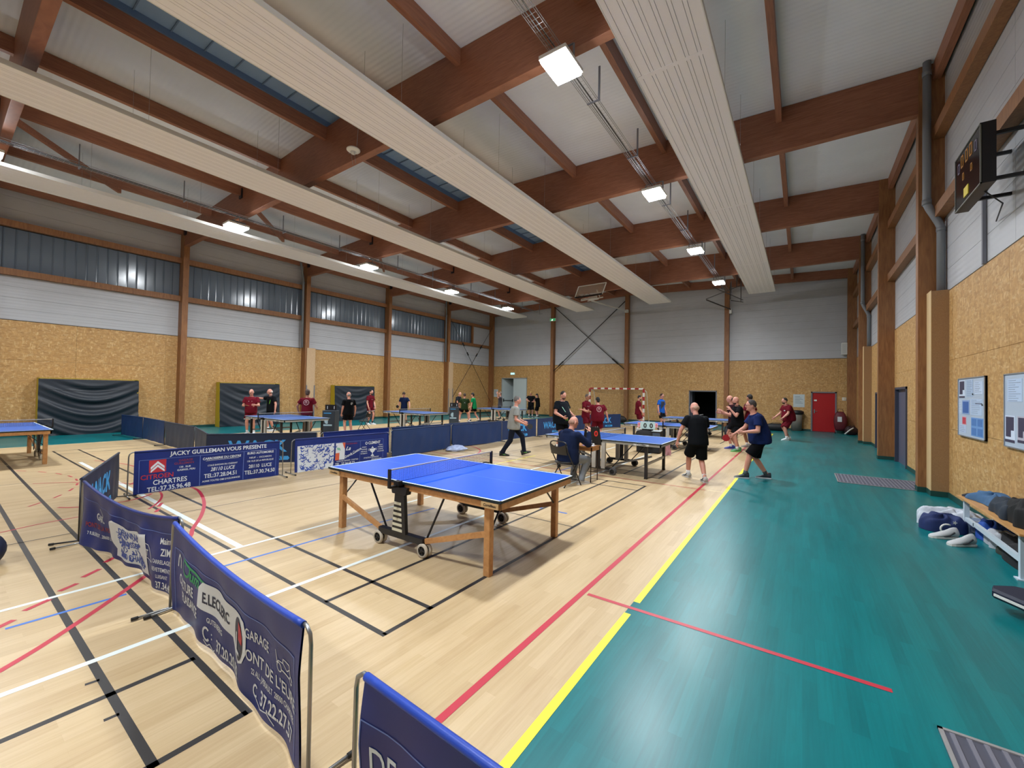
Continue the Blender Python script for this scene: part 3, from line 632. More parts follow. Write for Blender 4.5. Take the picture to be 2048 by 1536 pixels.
# ---------------------------------------------------------------- noticeboards
WB = mat('board_white', 'b4c4d8', .4); WBF = mat('board_frame', '9aa0a8', .4, .4)
def noticeboard(y0, y1, z0, z1, lb, sheets):
    t = thing('noticeboard', (XR - .03, y1, z0), lb, 'noticeboard', 'whiteboards on the wall by the bench')
    L = y1 - y0; H = z1 - z0   # local: u runs towards the camera (negative y)
    Box(.006, .03, -L, 0, 0, H).build('board', WB, t)
    m = MB()
    for q in ((-L, 0, 0, .015), (-L, 0, H - .015, H), (-L, -L + .015, 0, H), (-.015, 0, 0, H)): m.box(-.004, .03, *q)
    m.build('board_frame', WBF, t)
    for k, (u, v, w_, h, c, kind) in enumerate(sheets):
        s = Box(.003, .006, -(u + w_) * L, -u * L, v * H, (v + h) * H).build('sheet', mat('sheet_' + c, c, .6), t)
        m = MB(); random.seed(k + int(u * 100))
        U0, V0, W_, H_ = u * L, v * H, w_ * L, h * H
        if kind == 'lines':
            for j in range(int(H_ / .028)): m.box(.001, .003, -(U0 + W_ * random.uniform(.5, .9)), -(U0 + W_ * .1), V0 + H_ - .02 - j * .028, V0 + H_ - .014 - j * .028)
            mm = mat('ink_grey', '8a98ac', .6)
        elif kind == 'dark':
            m.box(.001, .003, -(U0 + W_ * .9), -(U0 + W_ * .1), V0 + H_ * .45, V0 + H_ * .95); m.box(.001, .003, -(U0 + W_ * .6), -(U0 + W_ * .1), V0 + H_ * .2, V0 + H_ * .45); m.box(.001, .003, -(U0 + W_ * .98), -(U0 + W_ * .02), V0, V0 + H_ * .1); mm = mat('ink_plum', '3a3650', .6)
        elif kind == 'grid':
            for a in range(2):
                for b in range(2): m.box(.001, .003, -(U0 + W_ * (.06 + a * .5 + .38)), -(U0 + W_ * (.06 + a * .5)), V0 + H_ * (.06 + b * .5), V0 + H_ * (.44 + b * .5))
            mm = mat('ink_blue', '4a78b8', .6)
        else:
            m.box(.001, .003, -(U0 + W_ * .9), -(U0 + W_ * .1), V0 + H_ * .1, V0 + H_ * .9); mm = mat('ink_' + kind, kind, .6)
        m.build('print', mm, s)
    m = MB()
    for u, v in ((.93, .55), (.6, .72)): m.tube([(.0, -u * L, v * H), (-.008, -u * L, v * H)], .012, n=8)
    m.build('magnet', BLACK, t)
noticeboard(6.87, 8.12, 1.19, 2.14, 'white magnetic noticeboard with posters and a red flyer, nearer the pipe casing', [(.04, .66, .24, .3, 'c8d4e8', 'dark'), (.34, .68, .24, .28, 'a8bcd8', 'lines'), (.64, .72, .28, .2, 'c0d0e8', 'lines'), (.02, .38, .12, .24, 'c4d2e8', 'lines'), (.17, .38, .28, .24, '8aa4d0', '3c64a8'), (.5, .38, .4, .26, 'b4c8e4', 'lines'), (.17, .2, .16, .14, 'd8a8b8', 'c03a4c'), (.04, .06, .28, .13, 'b8c8e4', 'lines'), (.52, .04, .42, .3, '6c98d0', 'grid'), (.66, .56, .24, .015, '8898b0', '5a6078')])
noticeboard(4.9, 6.17, 1.19, 2.13, 'white magnetic noticeboard above the bench with two dark posters', [(.08, .62, .34, .3, 'b8cce8', 'lines'), (.02, .07, .24, .36, 'd0dcf0', 'dark'), (.32, .09, .2, .34, 'b8b4c4', 'dark'), (.6, .1, .3, .5, 'c0cfe6', 'lines'), (.5, .66, .4, .28, 'bccfe8', 'lines')])
# ---------------------------------------------------------------- table tennis tables
TB = {'a': mat('table_blue_bright', '0a4fd6', .42, spec=.22), 'b': mat('table_blue', '345fae', .38, spec=.3), 'c': mat('table_blue_far', '42649f', .38, spec=.3)}
EDGE = mat('table_line', 'dfeaf0', .5); BAND = mat('table_band', '10222a', .5); APR = mat('apron_grey', 'a8aaa8', .45); ALEG = mat('leg_black', '1b1a1e', .45); TYRE = mat('tyre_cream', 'b8b0a0', .7)
def wheel_mesh(TYRE):
    m = MB(); n = 20; prof = [(.05, -.016), (.068, -.016), (.075, -.008), (.075, .008), (.068, .016), (.05, .016)]
    m.loft([[(r * math.cos(2 * math.pi * k / n), y, r * math.sin(2 * math.pi * k / n)) for k in range(n)] for r, y in prof], TYRE, cap=False)
    m.loft([[(r * math.cos(2 * math.pi * k / n), y, r * math.sin(2 * math.pi * k / n)) for k in range(n)] for r, y in [(.05, -.014), (.047, -.006), (.02, -.006), (.016, -.016), (.001, -.018)]], RUB, cap=False)
    m.loft([[(r * math.cos(2 * math.pi * k / n), y, r * math.sin(2 * math.pi * k / n)) for k in range(n)] for r, y in [(.05, .014), (.047, .006), (.02, .006), (.016, .016), (.001, .018)]], RUB, cap=False)
    for k in range(5): a = k * 2 * math.pi / 5; m.bar((.016 * math.cos(a), 0, .016 * math.sin(a)), (.05 * math.cos(a), 0, .05 * math.sin(a)), .012, .03, BLACK, up=(0, 1, 0))
    return m.mesh('wheel')
WHEEL = wheel_mesh(TYRE); WHEELD = wheel_mesh(mat('tyre_grey', '4a4a4c', .7))
def net_mesh():
    m = MB(); L = 1.525 / 2 + .15
    n = int(2 * L / .019)
    for k in range(n + 1): y = -L + 2 * L * k / n; m.add([(0, y - .0015, .0), (0, y + .0015, .0), (0, y + .0015, .14), (0, y - .0015, .14)], [(0, 1, 2, 3)])
    for k in range(9): z = .002 + k * .0165; m.add([(0, -L, z - .0013), (0, L, z - .0013), (0, L, z + .0013), (0, -L, z + .0013)], [(0, 1, 2, 3)])
    return m.mesh('net', mat('net_thread', '14203c', .8), fix=False)
NETM = net_mesh()
def small_text(s, size, material, name='lettering', parent=None, M=None, bold=0.0):
    me = text_mesh(s, size, bold); o = bpy.data.objects.new(name, me.copy()); COL.objects.link(o); o.data.materials.append(material)
    if parent: o.parent = parent
    if M: o.matrix_local = M
    return o
_tx = {}
def text_mesh(s, size=.1, bold=0.0, ax='CENTER', shear=0, xs=1.0):
    key = (s, size, bold, ax, shear, xs)
    if key in _tx: return _tx[key]
    cu = bpy.data.curves.new('txt', 'FONT'); cu.body = s; cu.size = size; cu.align_x = ax; cu.offset = bold * size; cu.shear = shear; cu.resolution_u = 3
    o = bpy.data.objects.new('txt', cu); COL.objects.link(o); bpy.context.view_layer.update()
    me = bpy.data.meshes.new_from_object(o.evaluated_get(bpy.context.evaluated_depsgraph_get()))
    bpy.data.objects.remove(o); me.materials.clear()
    for v in me.vertices: v.co.x *= xs
    _tx[key] = me; return me
def tt_table(x, y, rz, style, label, top='b', logo=True, net=True):
    t = thing('table_tennis_table', (x, y, 0), label, 'table', 'table tennis tables', rz)
    hx, hy, z = 1.37, .7625, .76
    for s in (-1, 1):
        a, b = (0.004, hx) if s > 0 else (-hx, -.004)
        o = Box(a, b, -hy, hy, z - .022, z).build('tabletop', TB[top], t)
        m = MB(); zt = z + .0008
        for q in ((a, b, -hy, -hy + .02), (a, b, hy - .02, hy), ((b - .02, b) if s > 0 else (a, a + .02)) + (-hy, hy)): m.box(*q, z, zt)
        m.build('edge_line', EDGE, o); Box(a, b, -.0025, .0025, z, zt).build('centre_line', mat('thin_centre_line', '5c86dc', .5), o)
        m = MB(); m.box(a, b, -hy - .002, -hy, z - .024, z); m.box(a, b, hy, hy + .002, z - .024, z); e = b if s > 0 else a; m.box(min(e, e + s * .002), max(e, e + s * .002), -hy, hy, z - .024, z); m.build('edge_band', BAND, t)
        am = TABW if style == 'wood' else APR
        th = .07 if style == 'wood' else .05
        m = MB(); ia, ib = (.05, hx - .02) if s > 0 else (-hx + .02, -.05)
        m.box(ia, ib, -hy + .02, -hy + .045, z - .024 - th, z - .024); m.box(ia, ib, hy - .045, hy - .02, z - .024 - th, z - .024)
        e = (hx - .045) * s; m.box(min(e, e + .025 * s), max(e, e + .025 * s), -hy + .02, hy - .02, z - .024 - th, z - .024); m.box(min(.05 * s, .075 * s), max(.05 * s, .075 * s), -hy + .02, hy - .02, z - .024 - th, z - .024)
        m.build('apron', am, t)
        lx = 1.17 if style == 'wood' else 1.03
        for sy in (-1, 1):
            ly = sy * (hy - .09)
            if style == 'wood':
                Box(s * lx - .035, s * lx + .035, ly - .035, ly + .035, 0, z - .03).build('leg', TABW, t, bevel=.006)
            else:
                l = Box(s * lx - .03, s * lx + .03, ly - .03, ly + .03, 0.02, z - .03).build('leg', ALEG, t, bevel=.004)
                Box(s * lx - .032, s * lx + .032, ly - .032, ly + .032, 0, .03).build('foot_cap', RUB, l)
            if style == 'wood':
                MB().bar((s * (lx - .02), ly + sy * .02, .40), (s * .36, sy * (hy - .05), .165), .03, .055).build('brace', TABW, t)
                MB().bar((s * .62, sy * (hy - .07), z - .06), (s * .33, sy * (hy - .1), .17), .018, .014).build('fold_rod', BLACK, t)
                MB().bar((s * lx, ly - sy * .03, .42), (s * (lx - .02), ly - sy * .28, z - .08), .016, .012).build('leg_rod', BLACK, t)
            else:
                MB().bar((s * .75, sy * (hy - .12), z - .06), (s * .28, sy * (hy - .14), .16), .02, .02).build('fold_rod', BLACK, t)
        if style != 'wood':
            MB().bar((s * lx, -hy + .1, .30), (s * lx, hy - .1, .30), .03, .05).build('leg_crossbar', APR, t)
            MB().bar((s * .95, 0, .38), (s * .1, 0, .12), .04, .04).build('strut', APR, t)
        if logo:
            for sy in (-1,):
                cx = s * (hx - .13 if style == 'wood' else .95)
                pw = .1 if style == 'wood' else .16
                p = Box(cx - pw, cx + pw, sy * hy - .004, sy * hy + .018, z - .085 if style == 'wood' else z - .07, z - .03).build('name_plate', mat('plate_tan', 'c8a878', .5) if style == 'wood' else mat('plate_white', 'c4c6c4', .5), t)
                mm = text_mesh('Cornilleau', .036 if style == 'wood' else .05, .02, shear=.3)
                o = bpy.data.objects.new('lettering', mm.copy()); COL.objects.link(o); o.data.materials.append(mat('ink_black', '18181c', .6)); o.parent = p
                o.location = (cx, sy * hy - .006, z - .068 if style == 'wood' else z - .062); o.rotation_euler = (R(90), 0, 0)
    for sy in (-1, 1):
        yy = sy * (hy - .04)
        if style == 'wood':
            MB().box(-.36, .36, yy - .035, yy + .035, .125, .195).build('undercarriage_bar', BLACK, t, bevel=.006)
            tw = MB(); tw.prism([(-.11, .19), (.11, .19), (.075, .62), (-.075, .62)], 'y', yy - .05, yy - .005); tw.prism([(-.11, .62), (.11, .62), (.13, .70), (-.13, .70)], 'y', yy - .06, yy + .02)
            tw.build('net_tower', BLACK, t, bevel=.004)
            for k in range(6):
                z0 = .21 + k * .058; w_ = .105 - (z0 - .19) * .085
                Box(-w_, w_ - .045, yy - .053 * (1 if sy < 0 else -.1), yy + (-.049 if sy < 0 else .0), z0, z0 + .03).build('tower_stripe', mat('stripe_cream', 'd0ccb4', .5), t)
        else:
            Box(-.30, .30, yy - .03, yy + .03, .1, .15).build('undercarriage_bar', BLACK, t)
            for sx in (-.11, .11):
                Box(sx - .045, sx + .045, yy - .04, yy + .02, .12, .69).build('upright', mat('upright_pale', 'b0aea8', .45), t)
            Box(-.045, .045, yy - .045, yy - .03, .16, .66).build('upright_slot', BLACK, t)
        for sx in (-.36, .36):
            for dy in (-.03, .03): put(WHEEL if style == 'wood' else WHEELD, 'wheel', t, (sx if style == 'wood' else sx * .9, yy + dy, .075))
    if net:
        L = hy + .15
        put(NETM, 'net', t, (0, 0, z + .002)); Box(-.006, .006, -L, L, z + .14, z + .153).build('net_tape', mat('tape_white', 'd0cdc0', .6), t)
        for sy in (-1, 1):
            m = MB(); m.box(-.018, .018, sy * L - .012, sy * L + .012, z - .05, z + .155); m.box(-.02, .02, min(sy * (hy - .05), sy * L), max(sy * (hy - .05), sy * L), z - .055, z - .028); m.box(-.04, .04, min(sy * hy, sy * (hy + .06)), max(sy * hy, sy * (hy + .06)), z - .04, z + .012)
            m.build('net_post', BLACK, t, bevel=.003)
    return t
tt_table(-1.18, 1.86, R(1.1), 'wood', 'bright blue table tennis table on wooden legs with cream tyred wheels, standing alone in front', 'a')
tt_table(-12.2, -1.08, 0, 'wood', 'blue table tennis table with brown wooden legs beside the nearest crash mat', 'b')
tt_table(-1.23, 7.45, 0, 'steel', 'blue table tennis table where the seated umpire in a hooded top keeps score', 'b')
tt_table(-1.22, 12.75, 0, 'steel', 'blue table tennis table just behind the scorer stand showing two zeros', 'b')
tt_table(-1.22, 17.5, 0, 'steel', 'blue table tennis table farthest back, in front of the dark doorway', 'c')
tt_table(-11.95, 5.2, 0, 'steel', 'blue table tennis table between the men in maroon and black on the window side', 'c')
tt_table(-11.95, 10.95, 0, 'steel', 'blue table tennis table by the boy in a navy shirt', 'c')
tt_table(-11.95, 17.5, 0, 'steel', 'blue table tennis table before the white double door', 'c')
# ---------------------------------------------------------------- barriers with cloth banners
CL = {'royal': mat('cloth_royal', '172a6e', .45, noise=.25, nscale=2.5, spec=.3), 'navy': mat('cloth_navy', '12305f', .5), 'dark': mat('cloth_dark', '162238', .5), 'slate': mat('cloth_slate', '2a3448', .6), 'wack': mat('cloth_ink', '14233f', .5), 'wackb': mat('cloth_ink_blue', '16305c', .5)}
PR = {'w': mat('print_white', 'c8d0d8', .6), 'r': mat('print_red', 'a82434', .6), 'd': mat('print_dull_red', '7a2a40', .6), 'c': mat('print_cyan', '3f9ee2', .5), 'g': mat('print_green', '1f8a5a', .6), 'k': mat('print_dark', '1a2440', .6), 'b': mat('print_blue', '2c4aa0', .6), 'o': mat('print_orange', 'c85a3c', .6), 'l': mat('print_line', '5c74b8', .6), 'm': mat('print_mint', '78b0a0', .6)}
def barrier(P0, P1, label, cloth, items=(), H=.70, sag=0.0, amp=.012, seed=0, frame_m=None, bulge=0.0, group='court surround barriers', loops=True, feet=True, hem=True, zb=.03, sleeve=False):
    fm = frame_m or STEEL
    P0 = Vector((*P0, 0)); P1 = Vector((*P1, 0)); e = P1 - P0; L = e.length; e.normalize(); n = e.cross(Vector((0, 0, 1)))
    t = thing('barrier', P0, label, 'barrier', group)
    rnd = random.Random(seed); f1, f2, f3 = rnd.uniform(0, 6), rnd.uniform(0, 6), rnd.uniform(0, 6)
    def S(u, z, off=0.0):
        tt = max(0, min(1, u / L)); v = z / H
        zz = z - sag * 4 * tt * (1 - tt) * v * v
        w_ = amp * (math.sin(u * 7.5 + f1 + 1.5 * v) + .6 * math.sin(u * 17 + f2 - 3 * v) + .8 * math.sin(4 * v + u * 2 + f3)) * min(1, (1 - v) * 3.0) + bulge * math.sin(math.pi * tt) * (1 - v)
        return e * u + n * (w_ + off) + Vector((0, 0, zz))
    nu = max(10, int(L / .035))
    m = MB()
    m.grid(lambda a, b: S(.02 + a * (L - .04), zb + b * (H - zb), .008), nu, 20)
    m.grid(lambda a, b: S(.02 + a * (L - .04), zb + b * (H - zb), -.002), nu, 20)
    m.build('cloth', CL[cloth], t)
    MB().tube([S(.02 + (L - .04) * k / 24, H) + n * .003 for k in range(25)], .016, n=8).build('top_sleeve', CL[cloth] if not sleeve else mat('sleeve_royal', '2244a8', .4, spec=.3), t)
    for k, u in enumerate((0, L)):
        s = -1 if k == 0 else 1
        if loops:
            pts = [e * (u - s * .05) + Vector((0, 0, H)), e * (u + s * .0) + Vector((0, 0, H)), e * (u + s * .035) + Vector((0, 0, H - .025)), e * (u + s * .045) + Vector((0, 0, H - .07)), e * (u + s * .05) + Vector((0, 0, .02))]
        else: pts = [e * (u - s * .01) + Vector((0, 0, H)), e * (u - s * .01) + Vector((0, 0, .02))]
        MB().tube(pts, .0095 if loops else .006, n=8).build('pole', fm, t)
        if feet:
            c = e * (u + s * .05 if loops else u - s * .02) + Vector((0, 0, .018)); f = MB().tube([c - n * .19, c + n * .19], .009, n=7).build('foot', fm, t)
            for q in (-1, 1): MB().tube([c + n * .19 * q, c + n * .23 * q], .013, n=8).build('rubber_tip', RUB, f)
    by = {}
    for it in items:
        c = it['c']; b = by.setdefault(c, bmesh.new())
        if 't' in it:
            me = text_mesh(it['t'], it['s'], it.get('b', .015), it.get('a', 'CENTER'), it.get('sh', 0), it.get('x', 1)); vs = [(v.co.x, v.co.y) for v in me.vertices]; fs = [tuple(p.vertices) for p in me.polygons]
            rot = R(it.get('r', 0)); vs = [(it['u'] + x * math.cos(rot) - y * math.sin(rot), it['v'] + x * math.sin(rot) + y * math.cos(rot)) for x, y in vs]
        elif 'p' in it: vs = it['p']; fs = [tuple(range(len(vs)))]
        elif 'ln' in it:
            vs = []; fs = []; w2 = it.get('w', .006) / 2; P = it['ln']
            for i in range(len(P) - 1):
                d = Vector((P[i + 1][0] - P[i][0], P[i + 1][1] - P[i][1])); 
                if d.length < 1e-6: continue
                d.normalize(); q = Vector((-d.y, d.x)) * w2; o = len(vs); vs += [(P[i][0] + q.x, P[i][1] + q.y), (P[i + 1][0] + q.x, P[i + 1][1] + q.y), (P[i + 1][0] - q.x, P[i + 1][1] - q.y), (P[i][0] - q.x, P[i][1] - q.y)]; fs.append((o, o + 1, o + 2, o + 3))
        off = it.get('o', 0); bv = [b.verts.new((x, y, off)) for x, y in vs]
        for f in fs:
            try: b.faces.new([bv[k] for k in f])
            except ValueError: pass
    nm = {'w': 'white_print', 'r': 'red_print', 'd': 'faded_red_print', 'c': 'cyan_print', 'g': 'green_print', 'k': 'dark_print', 'b': 'blue_print', 'o': 'orange_print', 'l': 'border_line', 'm': 'mint_print'}
    for c, b in by.items():
        bmesh.ops.triangulate(b, faces=b.faces)
        for _ in range(5):
            ed = [x for x in b.edges if x.calc_length() > .045]
            if not ed: break
            bmesh.ops.subdivide_edges(b, edges=ed, cuts=1); bmesh.ops.triangulate(b, faces=[f for f in b.faces if len(f.verts) > 3])
        for v in b.verts: v.co = S(v.co.x, v.co.y, .0105 + v.co.z)
        me = bpy.data.meshes.new(nm[c]); b.to_mesh(me); b.free(); me.materials.append(PR[c]); o = bpy.data.objects.new(nm[c], me); COL.objects.link(o); o.parent = t
    return t
def T(t, u, v, s, c='w', **k): return dict(t=t, u=u, v=v, s=s, c=c, **k)
def rectp(u0, v0, u1, v1, c, o=0.0): return dict(p=[(u0, v0), (u1, v0), (u1, v1), (u0, v1)], c=c, o=o)
def ringl(cx, cy, r, w, c, n=24, sx=1.0, o=0.0, a0=0, a1=360): return dict(ln=[(cx + sx * r * math.cos(R(a0 + (a1 - a0) * k / n)), cy + r * math.sin(R(a0 + (a1 - a0) * k / n))) for k in range(n + 1)], w=w, c=c, o=o)
box_l = lambda L, y=.56: [dict(ln=[(.08, .05), (.08, y), (L - .08, y), (L - .08, .05)], w=.006, c='l')]
# red-logo sponsor banner
red_items = box_l(2.18) + [dict(ln=[(.88, .04), (.88, .56)], w=.008, c='l'), dict(ln=[(1.55, .04), (1.55, .56)], w=.008, c='l'),
  T('JACKY GUILLEMAN VOUS PRESENTE', 1.2, .60, .098, x=.92, b=.02),
  rectp(.2, .35, .42, .55, 'r'), dict(p=[(.22, .44), (.31, .53), (.40, .44), (.40, .40), (.31, .49), (.22, .40)], c='w', o=.002), dict(p=[(.22, .385), (.31, .475), (.40, .385), (.40, .35), (.31, .435), (.22, .35)], c='w', o=.002),
  T('CITROEN', .31, .25, .105, 'r', x=.95), T('GARAGE', .68, .49, .05, 'd'), T('GUILLEMAN', .66, .44, .05, 'd'), T('138 . RUE', .67, .38, .04), T('GABRIEL PERI', .69, .33, .042), T('CHARTRES', .48, .15, .11, x=.85), T('TEL:37.35.96.48', .47, .045, .105, x=.85),
  T('CARROSSERIE DU CENTRE', 1.21, .475, .055, x=.9, b=.03), dict(ln=[(.96, .455), (1.47, .46)], w=.005, c='w'), T('17.RUE BARDAN DU CHESNAY', 1.22, .355, .04, x=.85), T('28110 LUCE', 1.22, .265, .09, sh=.25, x=.8), T('TEL:37.28.04.51', 1.2, .155, .1, x=.8), T("AGREE TOUTES CIES D'ASSURANCES", 1.21, .085, .042, x=.85),
  T('EURO AUTOMOBILE', 1.83, .50, .055, x=.9, b=.03), T('NEUF  -  OCCASION', 1.83, .42, .042), T('138. RUE DE LA REPUBLIQUE', 1.83, .355, .042, x=.85), T('28110  LUCE', 1.83, .24, .09, x=.8), T('TEL:37.30.74.50', 1.83, .125, .1, x=.8), dict(ln=[(1.62, .56), (2.05, .56)], w=.004, c='w')]
barrier((-6.17, -.04), (-6.0, 2.14), 'royal blue banner barrier with a red square and white double chevron logo', 'royal', red_items, sag=.0, amp=.01, seed=2, bulge=-.02)
rr = random.Random(5)
cup = []
scr = []
for k in range(150):
    x = rr.uniform(.1, .84); y = rr.uniform(.04, .56); a = rr.uniform(-1.2, .6); l = rr.uniform(.02, .08)
    if rr.random() < .4 and y > .3: continue
    scr.append(dict(ln=[(x, y), (x + l * math.cos(a), min(.57, max(.02, y + l * math.sin(a)))), (x + l * 1.3 * math.cos(a + .7), min(.57, max(.02, y + l * 1.3 * math.sin(a + .7))))], w=rr.uniform(.006, .022), c='b', o=.003))
cup_items = box_l(2.2) + [rectp(.07, .02, .86, .56, 'w')] + scr + [rectp(.9, .17, 1.13, .55, 'w'), rectp(.9, .17, 1.0, .33, 'o', .002), dict(p=[(1.06, .55), (1.13, .55), (1.13, .4), (1.1, .46)], c='o', o=.002), dict(p=[(.92, .46), (1.0, .44), (1.03, .38), (.94, .4)], c='m', o=.002),
  T('PIZZERIA-BAR', 1.28, .50, .045, 'd'), T('La', 1.2, .37, .12, sh=.4, b=.02), T('Grande Couture', 1.33, .27, .085, sh=.4, r=24, x=.75, b=.02), dict(ln=[(1.3, .25), (1.45, .33)], w=.008, c='w'), T('14, RUE DES GRANDES - CHARTRES', 1.2, .125, .042, x=.8), T('TEL. 37.34.68.72', 1.15, .045, .08, x=.9), dict(ln=[(1.5, .04), (1.5, .56)], w=.006, c='l'),
  T('O CLEMENT', 1.83, .46, .09, x=.85, b=.02)] + [T(s, 1.6, .39 - k * .05, .035, x=.9) for k, s in enumerate(('SPORTS', 'TROPHEES', 'MEDAILLES', 'VETEMENTS'))] + [T(s, 2.05, .41 - k * .05, .035, x=.9) for k, s in enumerate(('TENNIS', 'FOOTBALL', 'FANIONS', 'CHAUSSURES'))] + [T('57 RUE DE LA REPUBLIQUE', 1.8, .13, .042, x=.8), T('28300 MAINVILLIERS', 1.95, .08, .04, x=.8),
  dict(p=[(1.74, .35), (1.92, .35), (1.88, .28), (1.84, .25), (1.84, .21), (1.87, .19), (1.87, .17), (1.79, .17), (1.79, .19), (1.82, .21), (1.82, .25), (1.78, .28)], c='w'), dict(p=[(1.79, .36), (1.87, .36), (1.84, .385), (1.83, .41), (1.82, .385)], c='w'), ringl(1.735, .33, .022, .007, 'w', 12), ringl(1.925, .33, .022, .007, 'w', 12)]
barrier((-6.05, 2.43), (-5.93, 4.68), 'royal blue banner barrier with a crumpled white print block and a silver trophy cup', 'royal', cup_items, sag=.0, amp=.01, seed=4, bulge=-.03)
# green logo / white plate banner (foreground)
ld = []
a = rr
gl = box_l(2.2, .53) + [T('CULTURE', .35, .285, .105, x=.8, b=.02), dict(ln=[(.14, .40), (.15, .47), (.17, .50), (.19, .47), (.2, .40)], w=.014, c='w'), T('PLAISANCE', .46, .185, .10, x=.75, b=.02),
  ringl(.40, .47, .06, .02, 'g', 14, 1.3, 0, 120, 400), T('um', .56, .40, .12, 'g', sh=.3, b=.03, x=1.3), dict(ln=[(.34, .52), (.5, .49), (.76, .47)], w=.02, c='g'),
  dict(p=[(.66, .28), (.67, .42), (.74, .475), (1.4, .485), (1.47, .47), (1.5, .40), (1.49, .28), (1.44, .21), (1.36, .175), (1.28, .20), (1.23, .27)], c='w', o=.001),
  T('E.LECLERC', .965, .335, .105, 'k', x=.9, b=.025, o=.003), dict(p=[(1.37 + .085 * math.cos(k * math.pi / 12), .33 + .13 * math.sin(k * math.pi / 12)) for k in range(24)], c='k', o=.003), dict(p=[(1.38, .33), (1.45, .32), (1.455, .37), (1.43, .42), (1.38, .44)], c='r', o=.005), T('L', 1.36, .24, .17, 'w', b=.02, o=.006),
  T('GUTENBERG', .92, .205, .05, x=.9), T('37.20.20.82', 1.14, .065, .105, x=.85, b=.02), ringl(.78, .12, .045, .016, 'w', 12, .8, 0, 40, 320), T(':', .85, .10, .09), dict(ln=[(.74, .07), (.78, .04), (.82, .06), (.87, .03), (.9, .05)], w=.008, c='w'),
  T('GARAGE', 1.62, .39, .085, x=.8, b=.01), T("PONT DE L'EURE", 1.78, .26, .092, x=.98, b=.01), T('22 ALL. J.PERAULT  28000 CHARTRES', 1.82, .195, .045, x=.75), T('37.22.27.57', 1.87, .085, .105, x=.82, b=.02), ringl(1.6, .12, .03, .012, 'w', 10, .8, 0, 40, 320), dict(ln=[(1.6, .09), (1.68, .06), (1.76, .08), (1.84, .05)], w=.006, c='w'),
  ringl(1.90, .385, .024, .006, 'w', 14), ringl(2.04, .375, .018, .006, 'w', 12), dict(ln=[(1.87, .40), (1.90, .42), (1.95, .425), (1.955, .45), (2.03, .45), (2.035, .40), (2.07, .385)], w=.006, c='w'), dict(ln=[(1.92, .38), (2.02, .375)], w=.008, c='w'), dict(ln=[(1.95, .425), (1.99, .40), (2.03, .425)], w=.005, c='w'), dict(ln=[(1.88, .41), (1.87, .47)], w=.006, c='w')]
barrier((-1.56, -.80), (.64, -.935), 'foreground royal blue banner barrier with green logo and white name plate', 'royal', gl, sag=.05, amp=.012, seed=11, bulge=-.05, sleeve=True)
# last foreground banner
barrier((1.12, -.975), (3.42, -1.02), 'nearest royal blue banner barrier at the bottom of the view with big pale letters', 'royal', [dict(ln=[(.026, .05), (.026, .558), (2.2, .54), (2.2, .05)], w=.005, c='l')] + [T('DE', .065, .37, .16, x=.72, b=.005, a='LEFT')], sag=.01, amp=.016, seed=21, sleeve=True)
# garage banner
wr = []
for k in range(60):
    x = rr.uniform(1.0, 1.65); y = rr.uniform(.1, .36); a_ = rr.uniform(-.9, .9); l = rr.uniform(.02, .07)
    wr.append(dict(ln=[(x, y), (x + l * math.cos(a_), y + l * math.sin(a_)), (x + 1.6 * l * math.cos(a_ + .9), y + l * math.sin(a_ + .9))], w=rr.uniform(.008, .02), c='b', o=.003))
gi = box_l(2.3, .55) + [T('GAR.', .45, .345, .11, x=.95, b=.02), ringl(.5, .45, .05, .012, 'w', 10, 1.2, 0, -60, 120), T('PONT DE LA FOIRE', .45, .25, .07, 'd', x=.95, b=.04), T('7 R.BLERIOT . 28600 LUISANT', .5, .165, .05, x=.95),
  dict(p=[(.78, .3), (.76, .34), (.9, .47), (.95, .49), (1.1, .45), (1.3, .44), (1.75, .5), (1.76, .3), (1.73, .08), (1.2, .07), (.92, .08), (.95, .16)], c='w', o=.001), T('DEPANNAGE', 1.3, .345, .10, 'b', x=.9, b=.02, o=.003), T('CARROSSERIE', 1.25, .245, .085, 'b', x=.9, b=.02, o=.003), T('28000 CHARTRES', 1.3, .10, .085, 'b', x=.85, b=.02, o=.003)] + wr + [T('ART', 1.72, .29, .09, sh=.2, x=.8), dict(ln=[(1.62, .28), (1.9, .26), (1.8, .4), (1.7, .42)], w=.008, c='w'), T('Maint.', 2.1, .45, .08, x=.8, b=.02), T('ZIMBO', 2.15, .345, .09, x=.8, b=.02), T('CARRELAGES', 2.05, .27, .05, x=.85), T('REVETEMENTS', 2.05, .2, .05, x=.85), T('LUISANT', 2.05, .14, .045, x=.85), T('37.34.48', 2.08, .05, .085, x=.8, b=.02)]
barrier((-3.99, -.92), (-1.64, -.74), 'royal blue banner barrier with crumpled white patch and drooping top edge', 'royal', gi, sag=.10, amp=.018, seed=31, bulge=-.05)
wk = lambda L, w=1.0: [T('WACK', L * .45, .29, .37, 'c', sh=0, x=w, b=.03), T('SPORT', L * .62, .11, .085, 'k', b=.02, o=.003, x=1.2), dict(p=[(L * .62 + x, y) for x, y in ((-.24, .09), (.24, .09), (.27, .13), (.24, .18), (-.24, .18), (-.27, .13))], c='c', o=.001)]
DKM = mat('dark_frame', '1c1c22', .4)
barrier((-4.12, -.93), (-6.28, -.18), 'dark blue barrier seen edge on with pale blue letters, behind the drooping banner', 'wack', wk(2.28, .9), amp=.006, seed=3, frame_m=DKM, loops=False)
barrier((-6.16, 5.0), (-6.33, 7.33), 'plain navy barrier beside the trophy cup banner', 'navy', [], amp=.012, seed=6, bulge=.03, H=.72)
barrier((-6.33, 7.4), (-6.16, 9.7), 'plain navy barrier behind the crumpled shopping bag', 'navy', [], amp=.012, seed=7, bulge=.03, H=.72)
